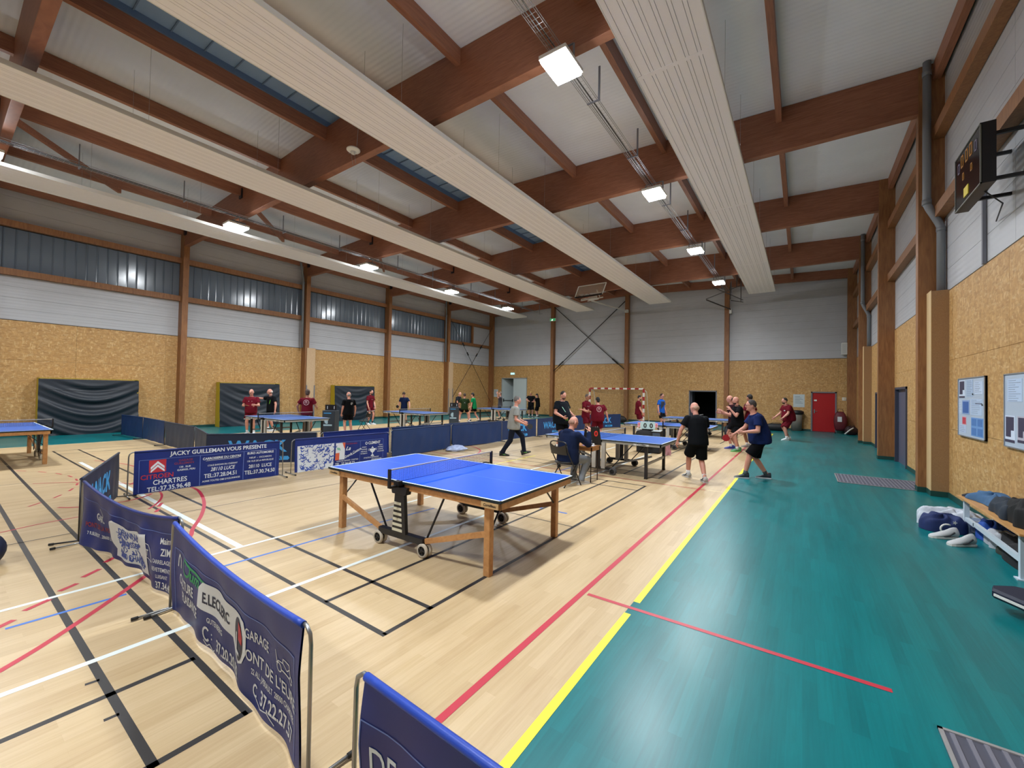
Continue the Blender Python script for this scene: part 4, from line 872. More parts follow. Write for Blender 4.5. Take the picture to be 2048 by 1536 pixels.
barrier((-6.32, 9.85), (-6.17, 12.05), 'ink blue barrier with cyan letters behind the man in grey shirt', 'wackb', wk(2.2), amp=.004, seed=8, frame_m=DKM, loops=False)
barrier((-6.16, 12.12), (-6.12, 14.4), 'ink blue barrier with cyan letters behind the large man in black', 'wackb', wk(2.28), amp=.004, seed=9, frame_m=DKM, loops=False)
barrier((-6.12, 14.46), (-6.09, 16.7), 'plain ink blue barrier between the maroon players', 'wackb', [], amp=.004, seed=10, frame_m=DKM, loops=False)
barrier((-6.08, 16.76), (-5.27, 18.95), 'ink blue lettered barrier at the far end beside the goal', 'wackb', wk(2.3), amp=.004, seed=12, frame_m=DKM, loops=False)
barrier((-8.28, 1.64), (-6.97, 3.46), 'black blue barrier with big cyan letters behind the red logo banner', 'wack', wk(2.24), amp=.004, seed=13, frame_m=DKM, loops=False)
barrier((-6.93, 3.56), (-6.9, 5.5), 'blue barrier showing above the trophy banner, its left part', 'royal', [], amp=.006, seed=14)
barrier((-6.9, 5.55), (-6.78, 7.4), 'navy barrier of the back row behind the plain navy pair, nearer one', 'navy', [], amp=.004, seed=15, frame_m=DKM)
barrier((-6.8, 7.5), (-6.78, 9.75), 'navy barrier of the back row behind the plain navy pair, farther one', 'navy', [], amp=.004, seed=16, frame_m=DKM)
for k, (a, b) in enumerate((((-16.9, 2.02), (-15.1, 2.17)), ((-15.05, 2.17), (-12.86, 2.14)), ((-12.82, 2.13), (-10.42, 2.1)), ((-10.36, 2.1), (-8.35, 1.7)))):
    barrier(a, b, ['navy barrier end on in front of the nearest crash mat', 'navy barrier second in the slanting row from the crash mat', 'dark slate barrier third in the slanting row from the crash mat', 'dark slate barrier joining the slanting row to the big cyan letters'][k], ['navy', 'navy', 'slate', 'slate'][k], [], amp=.008, seed=17 + k, frame_m=DKM, loops=False)
# ---------------------------------------------------------------- folding chairs
def folding_chair(x, y, rz, label):
    t = thing('folding_chair', (x, y, 0), label, 'chair', 'black folding chairs', rz)   # faces +y
    for s in (-1, 1):
        X = s * .215
        MB().tube([(X, .22, 0), (X, -.02, .42), (X, -.17, .66), (X, -.2, .78)], .011, n=8).build('front_leg', BLACK, t)
        MB().tube([(s * .2, -.24, 0), (s * .2, .12, .43)], .011, n=8).build('rear_leg', BLACK, t)
    m = MB(); m.tube([(-.2, -.2, .06), (.2, -.2, .06)], .008, n=6); m.tube([(-.215, .16, .1), (.215, .16, .1)], .008, n=6); m.build('stretcher', BLACK, t)
    m = MB()
    m.loft([[(rx * math.cos(a) * sc, -.0 + ry * math.sin(a) * sc, z) for a in [2 * math.pi * k / 20 for k in range(20)]] for rx, ry, z, sc in ((.2, .2, .43, .95), (.2, .2, .43, 1), (.2, .2, .455, 1.02), (.2, .2, .465, .9), (.2, .2, .468, .3))]); m.build('seat', mat('vinyl_black', '16161a', .4), t)
    m = MB()
    m.tube([(-.215, -.2, .78), (-.19, -.205, .83), (-.12, -.21, .85), (.12, -.21, .85), (.19, -.205, .83), (.215, -.2, .78)], .012, n=8); m.build('back_tube', BLACK, t)
    def Bk(u, v):
        a = -1 + 2 * u; zt = .80 - .05 * math.cos(a * math.pi / 2) if v > .5 else 0
        return (a * .205, -.165 - .04 * v - .02 * (1 - a * a), .60 + v * (.20 - .055 * math.cos(a * math.pi / 2)))
    m = MB(); m.grid(Bk, 16, 6); m.grid(lambda u, v: tuple(Vector(Bk(u, v)) + Vector((0, -.015, 0))), 16, 6); m.build('backrest', mat('vinyl_black'), t)
    return t
folding_chair(-1.27, 5.2, R(-15), 'black folding chair with oval hand hole under the seated umpire')
folding_chair(-14.3, 24.2, R(180), 'dark folding chair standing alone against the back wall')
folding_chair(-12.35, 8.55, R(120), 'black folding chair behind the man in black by the score stand')
# umpire table
t = thing('umpire_table', (-1.0, 5.85, 0), 'small wooden umpire table on thin black legs beside the net', 'table')
Box(-.42, .09, -.2, .22, .70, .72).build('tabletop', TABW, t); m = MB()
for q in ((-.40, .07, -.18, -.16), (-.40, .07, .18, .2), (-.40, -.38, -.18, .2), (.05, .07, -.18, .2)): m.box(*q, .62, .70)
m.build('apron', TABW, t)
for x in (-.36, .04):
    for y in (-.15, .17): MB().tube([(x, y, 0), (x, y, .62)], .011, n=8).build('leg', mat('leg_brownblack', '2a1a18', .4), t)
t = thing('score_flipboard', (-1.06, 5.96, .7205), 'black flip scoreboard with white 3 and red 0 on the umpire table', 'scoreboard', rz=R(28))
m = MB(); m.prism([(-.19, 0), (.19, 0), (.14, .36), (-.14, .36)], 'y', -.05, -.035); m.prism([(-.19, 0), (.19, 0), (.14, .36), (-.14, .36)], 'y', .05, .065); m.build('panel', BLACK, t)
m = MB()
for k in (-.1, -.06, .06, .1): m.tube([(k, -.05 + .05 * math.cos(a_ * .7), .36 + .02 * math.sin(a_ * .7)) for a_ in range(6)], .003, n=5)
m.build('ring_binding', STEEL, t)
for s, x, z, sz, c in (('3', -.075, .16, .17, 'w'), ('0', .075, .18, .15, 'r'), ('R', -.03, .02, .12, 'w')):
    o = small_text(s, sz, PR[c] if c == 'w' else mat('red_digit', 'd8322a', .5), 'numeral', t, None, .03); o.location = (x, -.052, z); o.rotation_euler = (R(90), 0, 0)
t = tag(MB().ell((0, 0, 0), (.02, .02, .02), n=12, m=8).build('table_tennis_ball', mat('ball_white', 'e8e8e4', .5)), 'white table tennis ball on the umpire table in front of the flip scoreboard', 'ball'); t.location = (-.98, 5.86, .7405)
t = thing('score_sheet', (-1.0, 5.78, .7205), 'white and violet paper score sheet lying on the umpire table', 'paper'); Box(-.16, .02, -.1, .06, 0, .002).build('page', mat('violet_sheet', '6a5ab0', .6), t); Box(-.03, .08, -.08, .09, 0.002, .004).build('page', mat('page_white', 'd8d8e4', .6), t)
# scorer stand with 0 0 board
t = thing('scorer_stand', (-1.35, 10.9, 0), 'black cloth covered scorer stand holding a white flip board reading 0 0', 'scorer stand', rz=R(6))
CLK = mat('stand_cloth', '0c0d12', .7)
Box(-.35, .33, -.28, .28, .02, .66).build('body', CLK, t, bevel=.02); Box(.12, .34, -.29, -.28, .3, .62).build('side_cover', mat('stand_grey', '3a4858', .6), t); Box(.1, .345, -.3, .1, .66, .675).build('shelf', mat('shelf_grey', 'a8b4b8', .5), t)
m = MB(); m.prism([(-.2, .66), (.12, .66), (.12, .85), (-.2, .85)], 'y', -.2, -.18); m.build('board_back', BLACK, t)
Box(-.25, .18, -.215, -.2, .72, .94).build('score_plate', mat('plate_pale', 'b0ccd0', .5), t)
for x, a_ in ((-.29, 1), (.22, 1)):
    o = Box(x - .04, x + .04, -.215, -.205, .78, .91).build('set_plate', mat('plate_pink', 'd8a8b4', .5), t); q = small_text('0', .1, mat('pink_digit', 'c03a50', .5), 'numeral', o, None, .02); q.location = (x, -.217, .81); q.rotation_euler = (R(90), 0, 0)
for x in (-.11, .07): q = small_text('0', .19, BLACK, 'numeral', t, None, .03); q.location = (x, -.218, .76); q.rotation_euler = (R(90), 0, 0)
t = thing('jacket', (-1.45, 10.66, .2), 'black jacket draped over the scorer stand', 'jacket'); MB().loft([[(x * (1 + .06 * math.sin(k * 2.1)), y, z) for k, (x, y) in enumerate([(r * 1.25 * math.cos(a_) , r * .6 * math.sin(a_)) for a_ in [2 * math.pi * q / 18 for q in range(18)]])] for r, z in ((.25, 0), (.27, .15), (.24, .3), (.19, .42), (.1, .48), (.02, .49))]).build('cloth', mat('jacket_black', '08080c', .8), t)
# towel and cooler bag hanging/lying near
t = thing('towel', (-.72, 10.45, .02), 'pink and grey towel hanging at the corner of the umpire side table', 'towel'); MB().grid(lambda u, v: (-.1 + .2 * u + .02 * math.sin(9 * v), .02 * math.sin(11 * u), v * .5), 12, 12).build('cloth', mat('towel_pink', 'a87a80', .9, noise=.3, nscale=18), t)
# score towers (dark cubes with print) window side
def tower(x, y, rz, lb):
    t = thing('score_tower', (x, y, 0), lb, 'score tower', 'score towers on the window side', rz)
    Box(-.24, .24, -.24, .24, 0, .9).build('body', mat('tower_slate', '27323e', .6), t, bevel=.015)
    m = MB(); m.box(-.22, .22, -.02, .0, .9, 1.12); m.build('flip_board', BLACK, t)
    for x_ in (-.13, .13): q = small_text('1', .16, PR['w'], 'numeral', t, None, .03); q.location = (x_, -.024, .95); q.rotation_euler = (R(90), 0, 0)
    Box(-.18, .1, -.246, -.24, .78, .81).build('cyan_print', PR['c'], t)
    m = MB(); m.add([(.09 * math.cos(R(60 + k * 20)) - .06, -.246, .5 + .12 * math.sin(R(60 + k * 20))) for k in range(13)], [tuple(range(13))]); m.build('crescent_print', mat('print_pale', '9ab8c8', .6), t)
    Box(-.2, .14, -.246, -.24, .30, .36).build('cyan_print', mat('print_pale'), t)
    return t
tower(-12.75, 7.3, R(38), 'dark score tower with blue prints beside the man in black on the window side')
tower(-12.6, 14.2, R(38), 'dark score tower with blue prints beside the olive shirted player')
# rubbish bin near the door
t = thing('waste_bin', (2.22, 24.56, 0), 'grey and black waste bin hung on the back wall beside the red door', 'bin')
MB().loft([[(r * math.cos(2 * math.pi * k / 20), r * .8 * math.sin(2 * math.pi * k / 20), z) for k in range(20)] for r, z in ((.2, 0), (.23, .0), (.27, .9), (.24, .92))]).build('body', mat('bin_grey', '7a766e', .5), t)
MB().loft([[(r * math.cos(2 * math.pi * k / 20), r * .8 * math.sin(2 * math.pi * k / 20), z) for k in range(20)] for r, z in ((.28, .86), (.32, .9), (.32, 1.02), (.2, 1.08))]).build('lid', mat('bin_lid', '15161a', .5), t)
t['kind'] = 'thing'
def bag(name, loc, size, c, lb, cat, rz=0, extra=None, strap=True):
    t = thing(name, loc, lb, cat, rz=rz); sx, sy, sz = size; mm = mat('bag_' + c, c, .6, noise=.25, nscale=9, bump=.3, bscale=14)
    rings = []
    for j in range(9):
        v = j / 8; s = math.sin(math.pi * (.12 + .82 * v)) ** .45
        rings.append([(sx / 2 * s * math.copysign(abs(math.cos(a_)) ** .6, math.cos(a_)) * (1 + .05 * math.sin(3 * a_ + v * 5)), sy / 2 * s * math.copysign(abs(math.sin(a_)) ** .6, math.sin(a_)), sz * v) for a_ in [2 * math.pi * k / 20 for k in range(20)]])
    MB().loft(rings).build('body', mm, t)
    if strap: MB().tube([(-sx * .25, -sy * .2, sz * .9), (-sx * .15, -sy * .25, sz * 1.12), (sx * .15, -sy * .25, sz * 1.12), (sx * .25, -sy * .2, sz * .9)], .012, n=6).build('handle', BLACK, t)
    return t
t = bag('sports_bag', (4.02, 24.3, .14), (.55, .4, .95), '5a1420', 'shiny dark red sports bag standing by the corner', 'bag'); Box(-.12, .05, -.215, -.2, .45, .7).build('label_patch', mat('print_white'), t)
for v in (-.2, .2): MB().tube([(v, -.1, .0), (v, -.1, -.14)], .02, n=6).build('stand_foot', BLACK, t)
t = bag('sports_bag', (4.4, 23.75, 0), (.5, .35, .42), '2a1418', 'dark bag with white strap on the floor beside the shiny red one', 'bag', R(20)); MB().tube([(-.35, -.2, .04), (-.15, -.22, .25), (0, -.2, .35)], .03, n=6).build('white_strap', WHITE, t)
bag('sports_bag', (1.35, 23.6, 0), (1.0, .4, .38), '101218', 'long black bag on the green floor behind the crouching maroon player', 'bag', R(5))
bag('backpack', (.1, 16.9, 0), (.5, .4, .6), '1a1c28', 'black backpack on floor by the leg of a far table', 'backpack', R(10))
bag('sports_bag', (-6.9, 22.6, 0), (1.3, .5, .45), '0e1016', 'black bags heap on the floor behind the far barrier end', 'bag')
t = bag('sports_bag', (-4.02, -1.70, 0), (.6, .43, .34), '0c1634', 'navy sports bag with white curved piping at the left edge', 'bag', R(20)); MB().tube([(-.1, -.235, .1), (.05, -.24, .16), (.16, -.22, .27), (.24, -.16, .27), (.29, -.08, .2)], .007, n=6).build('piping', WHITE, t); MB().box(.05, .2, -.238, -.228, .14, .18).build('logo_patch', WHITE, t)
t = thing('plastic_bag', (-5.85, 7.1, 0), 'crumpled pale blue and white plastic bag on the floor by the plain navy barrier', 'bag', rz=R(60)); random.seed(3)
MB().loft([[(r * .3 * math.cos(a_) * random.uniform(.75, 1.2), r * .16 * math.sin(a_) * random.uniform(.75, 1.2), z + random.uniform(-.01, .01) * (z > .02)) for a_ in [2 * math.pi * k / 14 for k in range(14)]] for r, z in ((.9, .005), (1.05, .05), (.9, .11), (.6, .15), (.25, .17), (.05, .17))], smooth=False).build('crumpled_film', mat('film_pale', 'a8b8e0', .4, noise=.4, nscale=14), t)
# ---------------------------------------------------------------- bench with clothes
t = thing('bench', (4.41, 0, 0), 'wooden slat bench on white steel frame along the noticeboard wall', 'bench')
WP = mat('frame_white', 'c0d0dc', .4); SL = wood_mat('bench_wood', 'b8854e', 'd0a066', (5, .5, 5), .4)
for x in (-.14, 0, .14): Box(x - .06, x + .06, 4.22, 6.22, .46, .485).build('slat', SL, t, bevel=.004)
for y in (4.38, 6.12):
    for x in (-.13, .13):
        l = MB().bar((x, y, .0), (x, y, .46), .05, .05).build('leg', WP, t); Box(x - .05, x + .05, y - .05, y + .05, 0, .012).build('foot_plate', WP, l)
    MB().bar((-.13, y, .2), (.13, y, .2), .03, .04).build('leg_crossbar', WP, t)
MB().bar((-.13, 6.12, .19), (-.13, 5.75, .19), .04, .05).build('brace', WP, t)
MB().bar((-.13, 5.78, .2), (-.13, 4.40, .19), .04, .05).build('brace', WP, t)
def heap(name, loc, sx, sy, sz, c, lb, cat, seed=0, rz=0, mesh_name='fabric', p=1.0, nz=.14):
    t = thing(name, loc, lb, cat, rz=rz); r_ = random.Random(seed); ph = [r_.uniform(0, 6) for _ in range(8)]
    def S(u, v):
        a_ = 2 * math.pi * u; rr_ = math.sin(math.pi / 2 * v) ** .7
        k = 1 + nz * math.sin(3 * a_ + ph[0]) + nz * .7 * math.sin(5 * a_ + ph[1] + 3 * v) + nz * .4 * math.sin(9 * a_ + ph[2])
        z = sz * math.cos(math.pi / 2 * v) ** p * (1 + .25 * math.sin(4 * a_ + ph[3]) * v + .12 * math.sin(7 * a_ + 9 * v + ph[4]))
        return (sx * rr_ * k * math.cos(a_), sy * rr_ * k * math.sin(a_), max(.003, z))
    m = MB(); m.grid(S, 56, 16); m.build(mesh_name, mat('cloth_' + c, c, .8, noise=.25, nscale=20), t, fix=True); return t
heap('jeans', (4.44, 5.78, .486), .16, .34, .13, '3a5f86', 'blue denim jeans thrown on the far end of the bench', 'jeans', 1, R(8))
heap('jacket', (4.4, 6.1, .486), .15, .14, .05, '141a28', 'dark sleeve hanging over the far end of the bench', 'jacket', 2)
heap('jacket', (4.42, 5.15, .486), .16, .34, .17, '1c2836', 'dark slate jacket in the middle of the bench', 'jacket', 3, R(-8), p=.6)
heap('jacket', (4.43, 4.62, .486), .17, .32, .26, '07070b', 'black jacket piled on the near end of the bench', 'jacket', 4, p=.5)
tag(Box(4.28, 4.42, 4.85, 5.05, .486, .494).build('paper', WHITE), 'white paper edge sticking out under the dark jackets on the bench', 'paper')
heap('bag_pile', (4.05, 6.1, 0), .25, .2, .2, '14275a', 'navy sports holdall with white star under the bench end', 'bag', 5, R(20), 'body', .4, .05)
m = MB(); m.add([( .0 + (.03 if k % 2 == 0 else .013) * math.cos(k * math.pi / 5), -.22, .16 + (.03 if k % 2 == 0 else .013) * math.sin(k * math.pi / 5)) for k in range(10)], [tuple(range(10))])
bp = [o for o in COL.objects if o.name.startswith('bag_pile')][0]; bp.name = 'sports_bag'; m.build('star_patch', WHITE, bp); MB().tube([(-.08 + .07 * math.cos(R(k * 20 + 60)), -.215, .07 + .06 * math.sin(R(k * 20 + 60))) for k in range(10)], .011, n=5).build('curved_patch', WHITE, bp)
heap('shirt', (4.2, 6.35, 0), .34, .16, .24, 'c4ccd8', 'white clothes heaped behind the navy holdall', 'clothes', 6, p=.5)
heap('shirt', (4.47, 5.95, 0), .15, .2, .22, '2450a8', 'bright blue shirt bundle under the far end of the bench', 'clothes', 7, p=.5)
heap('shirt', (4.47, 5.6, 0), .14, .2, .18, 'a8acb4', 'pale grey bundle under the bench', 'clothes', 8, p=.5)
heap('sports_bag', (4.48, 4.95, 0), .16, .5, .24, '0b0c12', 'long black bag lying under the bench', 'bag', 9, 0, 'body', .4, .04)
heap('sports_bag', (4.44, 5.3, 0), .1, .2, .09, '2a3028', 'dark olive pouch on the floor beside the grey trainers', 'bag', 10, 0, 'body', .5, .05)
def shoe_parts(parent, M, L=.28, c='cccccc', sole='e8e8e8', acc=None):
    """M: matrix; shoe points along local +y, sole at z=0, heel at y=-.28L"""
    up = mat('shoe_' + c, c, .6); so = mat('sole_' + sole, sole, .6)
    prof = [(-.30, .26, .42, .15), (-.27, .31, .46, .2), (-.18, .33, .46, .24), (-.05, .31, .42, .25), (.08, .31, .34, .2), (.25, .36, .27, .16), (.42, .38, .2, .14), (.58, .33, .15, .12), (.68, .2, .1, .1), (.70, .06, .06, .05)]
    def ring(y, w_, h, b, zo):
        pts = []
        for k in range(14):
            a_ = 2 * math.pi * k / 14; x = w_ * L * .5 * math.copysign(abs(math.cos(a_)) ** .8, math.cos(a_)); z = zo + max(0, (math.sin(a_) * .5 + .5)) * (h * L - zo) if h else 0
            if math.sin(a_) > 0: x *= (1 - .45 * math.sin(a_) * min(1, h * 2.2))
            pts.append(M @ Vector((x, y * L, z)))
        return pts
    s = MB().loft([ring(y, w_, h, b, .018) for y, w_, h, b in prof], up).build('shoe', up, parent)
    outl = [(y, w_) for y, w_, h, b in prof]
    rg = []
    for z, k in ((0, .97), (.006, 1.03), (.022, 1.04), (.026, 1.0)):
        P = [(w_ * L * .5 * k, y * L) for y, w_ in outl] + [(-w_ * L * .5 * k, y * L) for y, w_ in outl[::-1]]; rg.append([M @ Vector((x, y, z)) for x, y in P])
    MB().loft(rg, so, smooth=False).build('sole', so, s)
    if acc:
        for sx in (-1, 1): MB().tube([M @ Vector((sx * .155 * L, -.1 * L, .09)), M @ Vector((sx * .17 * L, .1 * L, .045)), M @ Vector((sx * .185 * L, .3 * L, .035))], .008, n=5).build('side_stripe', mat('acc_' + acc, acc, .6), s)
    return s
for k, (x, y, a_) in enumerate(((4.02, 5.66, 118), (4.12, 5.42, 126))):
    t = thing('trainer', (x, y, 0), ['grey white trainer behind its pair by the bench leg', 'grey white trainer with dark side stripe lying nearest by the bench'][k], 'shoe', 'pale trainers on the green floor'); shoe_parts(t, Matrix.Rotation(R(a_), 4, 'Z'), .31, 'b4b8bc', 'd4d4d0', '33363c')
t = thing('board_bag', (4.13, 3.10, 0), 'dark navy padded bag with white stripe at the right edge of the floor', 'bag', rz=R(-58))
MB().loft([[(x, y * s * .8, z) for x, y in [(-.42, -.12), (-.36, -.2), (.3, -.2), (.45, -.12), (.45, .12), (.3, .2), (-.36, .2), (-.42, .12)]] for s, z in ((.9, .1), (1, .12), (1, .16), (.9, .18))], smooth=False).build('padded_top', mat('pad_navy', '141c34', .6), t)
MB().box(-.34, .34, -.168, -.16, .125, .145).build('white_stripe', WHITE, t)
heapm = MB().loft([[(r * .3 * math.cos(a_), r * .16 * math.sin(a_), z) for a_ in [2 * math.pi * k / 16 for k in range(16)]] for r, z in ((.8, 0), (1, .03), (1, .1))]).build('body', mat('bag_dark_red', '2a0a12', .6), t); heapm.location = (.12, 0, 0)
# ---------------------------------------------------------------- people
SKIN = {'a': mat('skin_light', 'c08a74', .55), 'b': mat('skin_pink', 'c88e7c', .55), 'c': mat('skin_tan', 'a8745c', .55)}
EYE = mat('eye_dark', '1c1614', .3); EYEW = mat('eye_white', 'c8beb6', .4); LIP = mat('lip', '8a4a44', .5)
def V(*a): return Vector(a)
def capsule(m, a, b, ra, rb, n=14):
    a, b = Vector(a), Vector(b); d = (b - a); L = d.length; d.normalize()
    x = d.cross(Vector((0, 0, 1))); x = x if x.length > .05 else d.cross(Vector((0, 1, 0))); x.normalize(); y = d.cross(x); rings = []
    for k in range(1, 5): t = math.pi / 2 * k / 4; rings.append((a - d * ra * math.cos(t), ra * math.sin(t)))
    for k in range(3, 0, -1): t = math.pi / 2 * k / 4; rings.append((b + d * rb * math.cos(t), rb * math.sin(t)))
    m.loft([[c + (x * math.cos(2 * math.pi * k / n) + y * math.sin(2 * math.pi * k / n)) * r for k in range(n)] for c, r in rings])
def cone(m, a, b, ra, rb, n=18, flat=1.0, ax=None, mid=None):
    a, b = Vector(a), Vector(b); d = (b - a).normalized(); x = (ax or Vector((1, 0, 0))); x = (x - d * x.dot(d)).normalized(); y = d.cross(x)
    L = [(a, ra), (b, rb)] if mid is None else [(a, ra), (a.lerp(b, .5), mid), (b, rb)]
    m.loft([[c + x * math.cos(2 * math.pi * k / n) * r + y * math.sin(2 * math.pi * k / n) * r * flat for k in range(n)] for c, r in L])
def remesh(m, vox, smooth=3, name='body'):
    me = m.mesh('tmp', SKIN['a'], fix=True); o = bpy.data.objects.new('tmp', me); COL.objects.link(o)
    r = o.modifiers.new('r', 'REMESH'); r.mode = 'VOXEL'; r.voxel_size = vox; r.use_smooth_shade = True
    if smooth: s_ = o.modifiers.new('s', 'SMOOTH'); s_.factor = .5; s_.iterations = smooth
    dg = bpy.context.evaluated_depsgraph_get(); out = bpy.data.meshes.new_from_object(o.evaluated_get(dg)); bpy.data.objects.remove(o); bpy.data.meshes.remove(me)
    out.materials.clear(); out.name = name; return out
def ik(hip, ank, l1, l2, hint):
    d = ank - hip; D = min(d.length, (l1 + l2) * .999); d.normalize()
    a = (l1 * l1 - l2 * l2 + D * D) / (2 * D); h = math.sqrt(max(0, l1 * l1 - a * a))
    p = hint - d * hint.dot(d); p.normalize(); return hip + d * a + p * h, hip + d * D
def hand(m, W, d, nrm, s, curl, side):
    """palm + five bent fingers; d along the hand, nrm = palm normal (palm side)"""
    d = d.normalized(); nrm = (nrm - d * nrm.dot(d)).normalized(); x = d.cross(nrm) * side      # x: towards the thumb
    k = s
    capsule(m, W - d * .02 * k, W + d * .02 * k, .026 * k, .026 * k, 10)
    Mx = Matrix((x, d, nrm)).transposed()
    m.ell(W + d * .05 * k, (.040 * k, .052 * k, .017 * k), n=12, m=8, M=Mx)
    for i, (off, L) in enumerate(((.030, .070), (.011, .080), (-.009, .074), (-.028, .058))):
        p = W + d * .085 * k + x * off * k; dd = d.copy(); r_ = .0092 * k
        for j, f in enumerate((.46, .32, .24)):
            ang = curl * (0.55, .95, .7)[j]; dd = (dd * math.cos(ang) + nrm * math.sin(ang)).normalized(); q = p + dd * L * f * k; capsule(m, p, q, r_ * (1 - .1 * j), r_ * (.93 - .1 * j), 8); p = q
    p = W + d * .025 * k + x * .03 * k; dd = (d * .62 + x * .75 + nrm * .2).normalized()
    for j, L in enumerate((.036, .03)): q = p + dd * L * k; capsule(m, p, q, .0115 * k, .0105 * k, 8); p = q; dd = (dd + nrm * curl * .6 + d * .4 - x * .2 * curl).normalized()
def person(pos, face, label, H=1.76, g=1.0, lean=0, lx=0, twist=0, feet=((-.11, 0, 0, -8), (.11, 0, 0, 8)), pz=.985, py=0, arms=None, head=(0, 0), skin='a', hair=None, hc='2a2420',
           top='7a1a2c', topk='tee', bottom='7a1a2c', botk='shorts', shoe='dddddd', sole='e0e0e0', acc=None, sock='d8d8d8', vox=.012, emblem=False, trim=None, glasses=False, beard=None, seat=None, curl=.5, belly=0.0, hem=0, extra=None, botlen=None, slen=.62, chest=None):
    s = H / 1.78; rz = math.atan2(face[1], face[0]) - math.pi / 2
    t = thing('person', (pos[0], pos[1], 0), label, 'person', rz=rz)
    T_ = Matrix.Rotation(R(-lean * 1.12), 3, 'X') @ Matrix.Rotation(R(lx), 3, 'Y') @ Matrix.Rotation(R(twist), 3, 'Z')
    hipz = (.96 * pz * s) if seat is None else seat
    P = V(0, py * s, hipz); up = T_ @ V(0, 0, 1); rt = T_ @ V(1, 0, 0); fw = T_ @ V(0, 1, 0)
    def rl(a_): return Matrix.Rotation(R(-lean * a_), 3, 'X') @ Matrix.Rotation(R(lx), 3, 'Y')
    def TP(x, y, z):
        k_ = max(0, min(1, z / .35)); ua = rl(.2 + .46 * k_ if z > 0 else .1); lo = rl(.2 + .92 * k_) @ Matrix.Rotation(R(twist * k_), 3, 'Z')
        zz_ = z if z < .35 else .35; q_ = P + ua @ V(0, 0, zz_ * s)
        if z > .35: q_ = q_ + up * (z - .35) * s
        return q_ + lo @ V(x * s, y * s, 0)
    neck = TP(0, -.01, .50); hc_ = None
    HM = T_ @ Matrix.Rotation(R(head[0]), 3, 'Z') @ Matrix.Rotation(R(-head[1]), 3, 'X')
    # the head stays more upright than the torso
    HM = Matrix.Rotation(R(lean * .65), 3, 'X') @ HM
    hb = neck + (up * .6 + HM @ V(0, .1, .5)).normalized() * .09 * s
    hcen = hb + HM @ V(0, .02, .105) * s; HP = lambda x, y, z: hcen + HM @ V(x, y, z) * s
    # legs
    J = {}
    for i, sd in enumerate((-1, 1)):
        f = feet[i]; hip = P + V(sd * .085 * s, 0, -.02 * s); ank = V(f[0] * s, f[1] * s, (.085 + f[2]) * s); fy = R(-f[3]) if len(f) > 3 else 0
        hint = V(math.sin(-fy) * .4 + sd * .06, 1, .15); kn, an = ik(hip, ank, .44 * s, .43 * s, hint); J[sd] = (hip, kn, an, fy, R(f[4]) if len(f) > 4 else 0)
    m = MB(); gg = g
    bel = belly
    prof = [(-.10, .150, .115, 0), (-.02, .165, .125, 0), (.08, .155 + bel * .3, .118 + bel, bel * .8), (.18, .150 + bel * .25, .112 + bel * .8, bel * .7), (.30, .165, .118 + bel * .25, bel * .3), (.40, .172, .115, 0), (.46, .150, .095, -.005), (.50, .09, .07, -.005), (.53, .05, .05, 0)]
    ring = lambda z, a, b, yo, o=0.0, n=22: [TP(((a * gg + o) * math.cos(2 * math.pi * k / n)), yo + (b * gg + o) * math.sin(2 * math.pi * k / n), z) for k in range(n)]
    m.loft([ring(*q) for q in prof])
    capsule(m, neck - up * .04 * s, hb + HM @ V(0, .01, .03) * s, .060 * s * (1 + (g - 1) * .5), .056 * s)
    m.ell(hcen, (.077 * s, .098 * s, .118 * s), M=HM); m.ell(HP(0, .022, -.055), (.060 * s, .068 * s, .068 * s), M=HM); m.ell(HP(0, .075, .018), (.05 * s, .022 * s, .018 * s), M=HM)
    m.ell(HP(0, .100, -.018), (.0135 * s, .020 * s, .020 * s), M=HM); m.ell(HP(0, .093, .0), (.010 * s, .014 * s, .026 * s), M=HM); m.ell(HP(0, .082, -.088), (.022 * s, .016 * s, .016 * s), M=HM)
    for sd in (-1, 1): m.ell(HP(sd * .080, -.006, -.012), (.011 * s, .020 * s, .033 * s), M=HM)
    am = arms or (((-.25, .05, -1), (-.1, .3, -1)), ((.25, .05, -1), (.1, .3, -1)))
    A = {}
    for i, sd in enumerate((-1, 1)):
        sh = TP(sd * .175 * (1 + (gg - 1) * .7), -.005, .435); u = Vector(am[i][0]).normalized(); f = Vector(am[i][1]).normalized()
        el = sh + u * .285 * s; wr = el + f * .25 * s; A[sd] = (sh, el, wr, u, f)
        ra = .048 * s * (1 + (gg - 1) * .6)
        m.ell(sh, (ra * 1.25,) * 3); capsule(m, sh, el, ra * 1.05, ra * .84); capsule(m, el, el.lerp(wr, .35), ra * .84, ra * .84); capsule(m, el.lerp(wr, .3), wr, ra * .82, .027 * s)
        hip, kn, an, fy, fp = J[sd]; rt_ = .085 * s * (1 + (gg - 1) * .6)
        capsule(m, hip, kn, rt_, rt_ * .64); capsule(m, kn, kn.lerp(an, .35), rt_ * .62, rt_ * .64); capsule(m, kn.lerp(an, .3), an, rt_ * .63, .038 * s); capsule(m, an, an - V(0, 0, .05 * s), .036 * s, .034 * s)
    body = remesh(m, vox, 3)
    b = bmesh.new(); b.from_mesh(body)
    h = MB()
    for i, sd in enumerate((-1, 1)):
        sh, el, wr, u, f = A[sd]; nrm = V(-sd, .25, .1) if abs(f.x) < .8 else V(0, 0, -1)
        if len(am[i]) > 2: nrm = Vector(am[i][2])
        hand(h, wr, f, nrm, s, curl, 1)
    nh = len(h.f)
    for sd in (-1, 1): h.ell(HP(sd * .031, .0885, .012), (.0135 * s, .008 * s, .0075 * s), EYEW, 8, 6, HM); h.ell(HP(sd * .031, .0945, .012), (.0065 * s, .0045 * s, .0065 * s), EYE, 8, 6, HM)
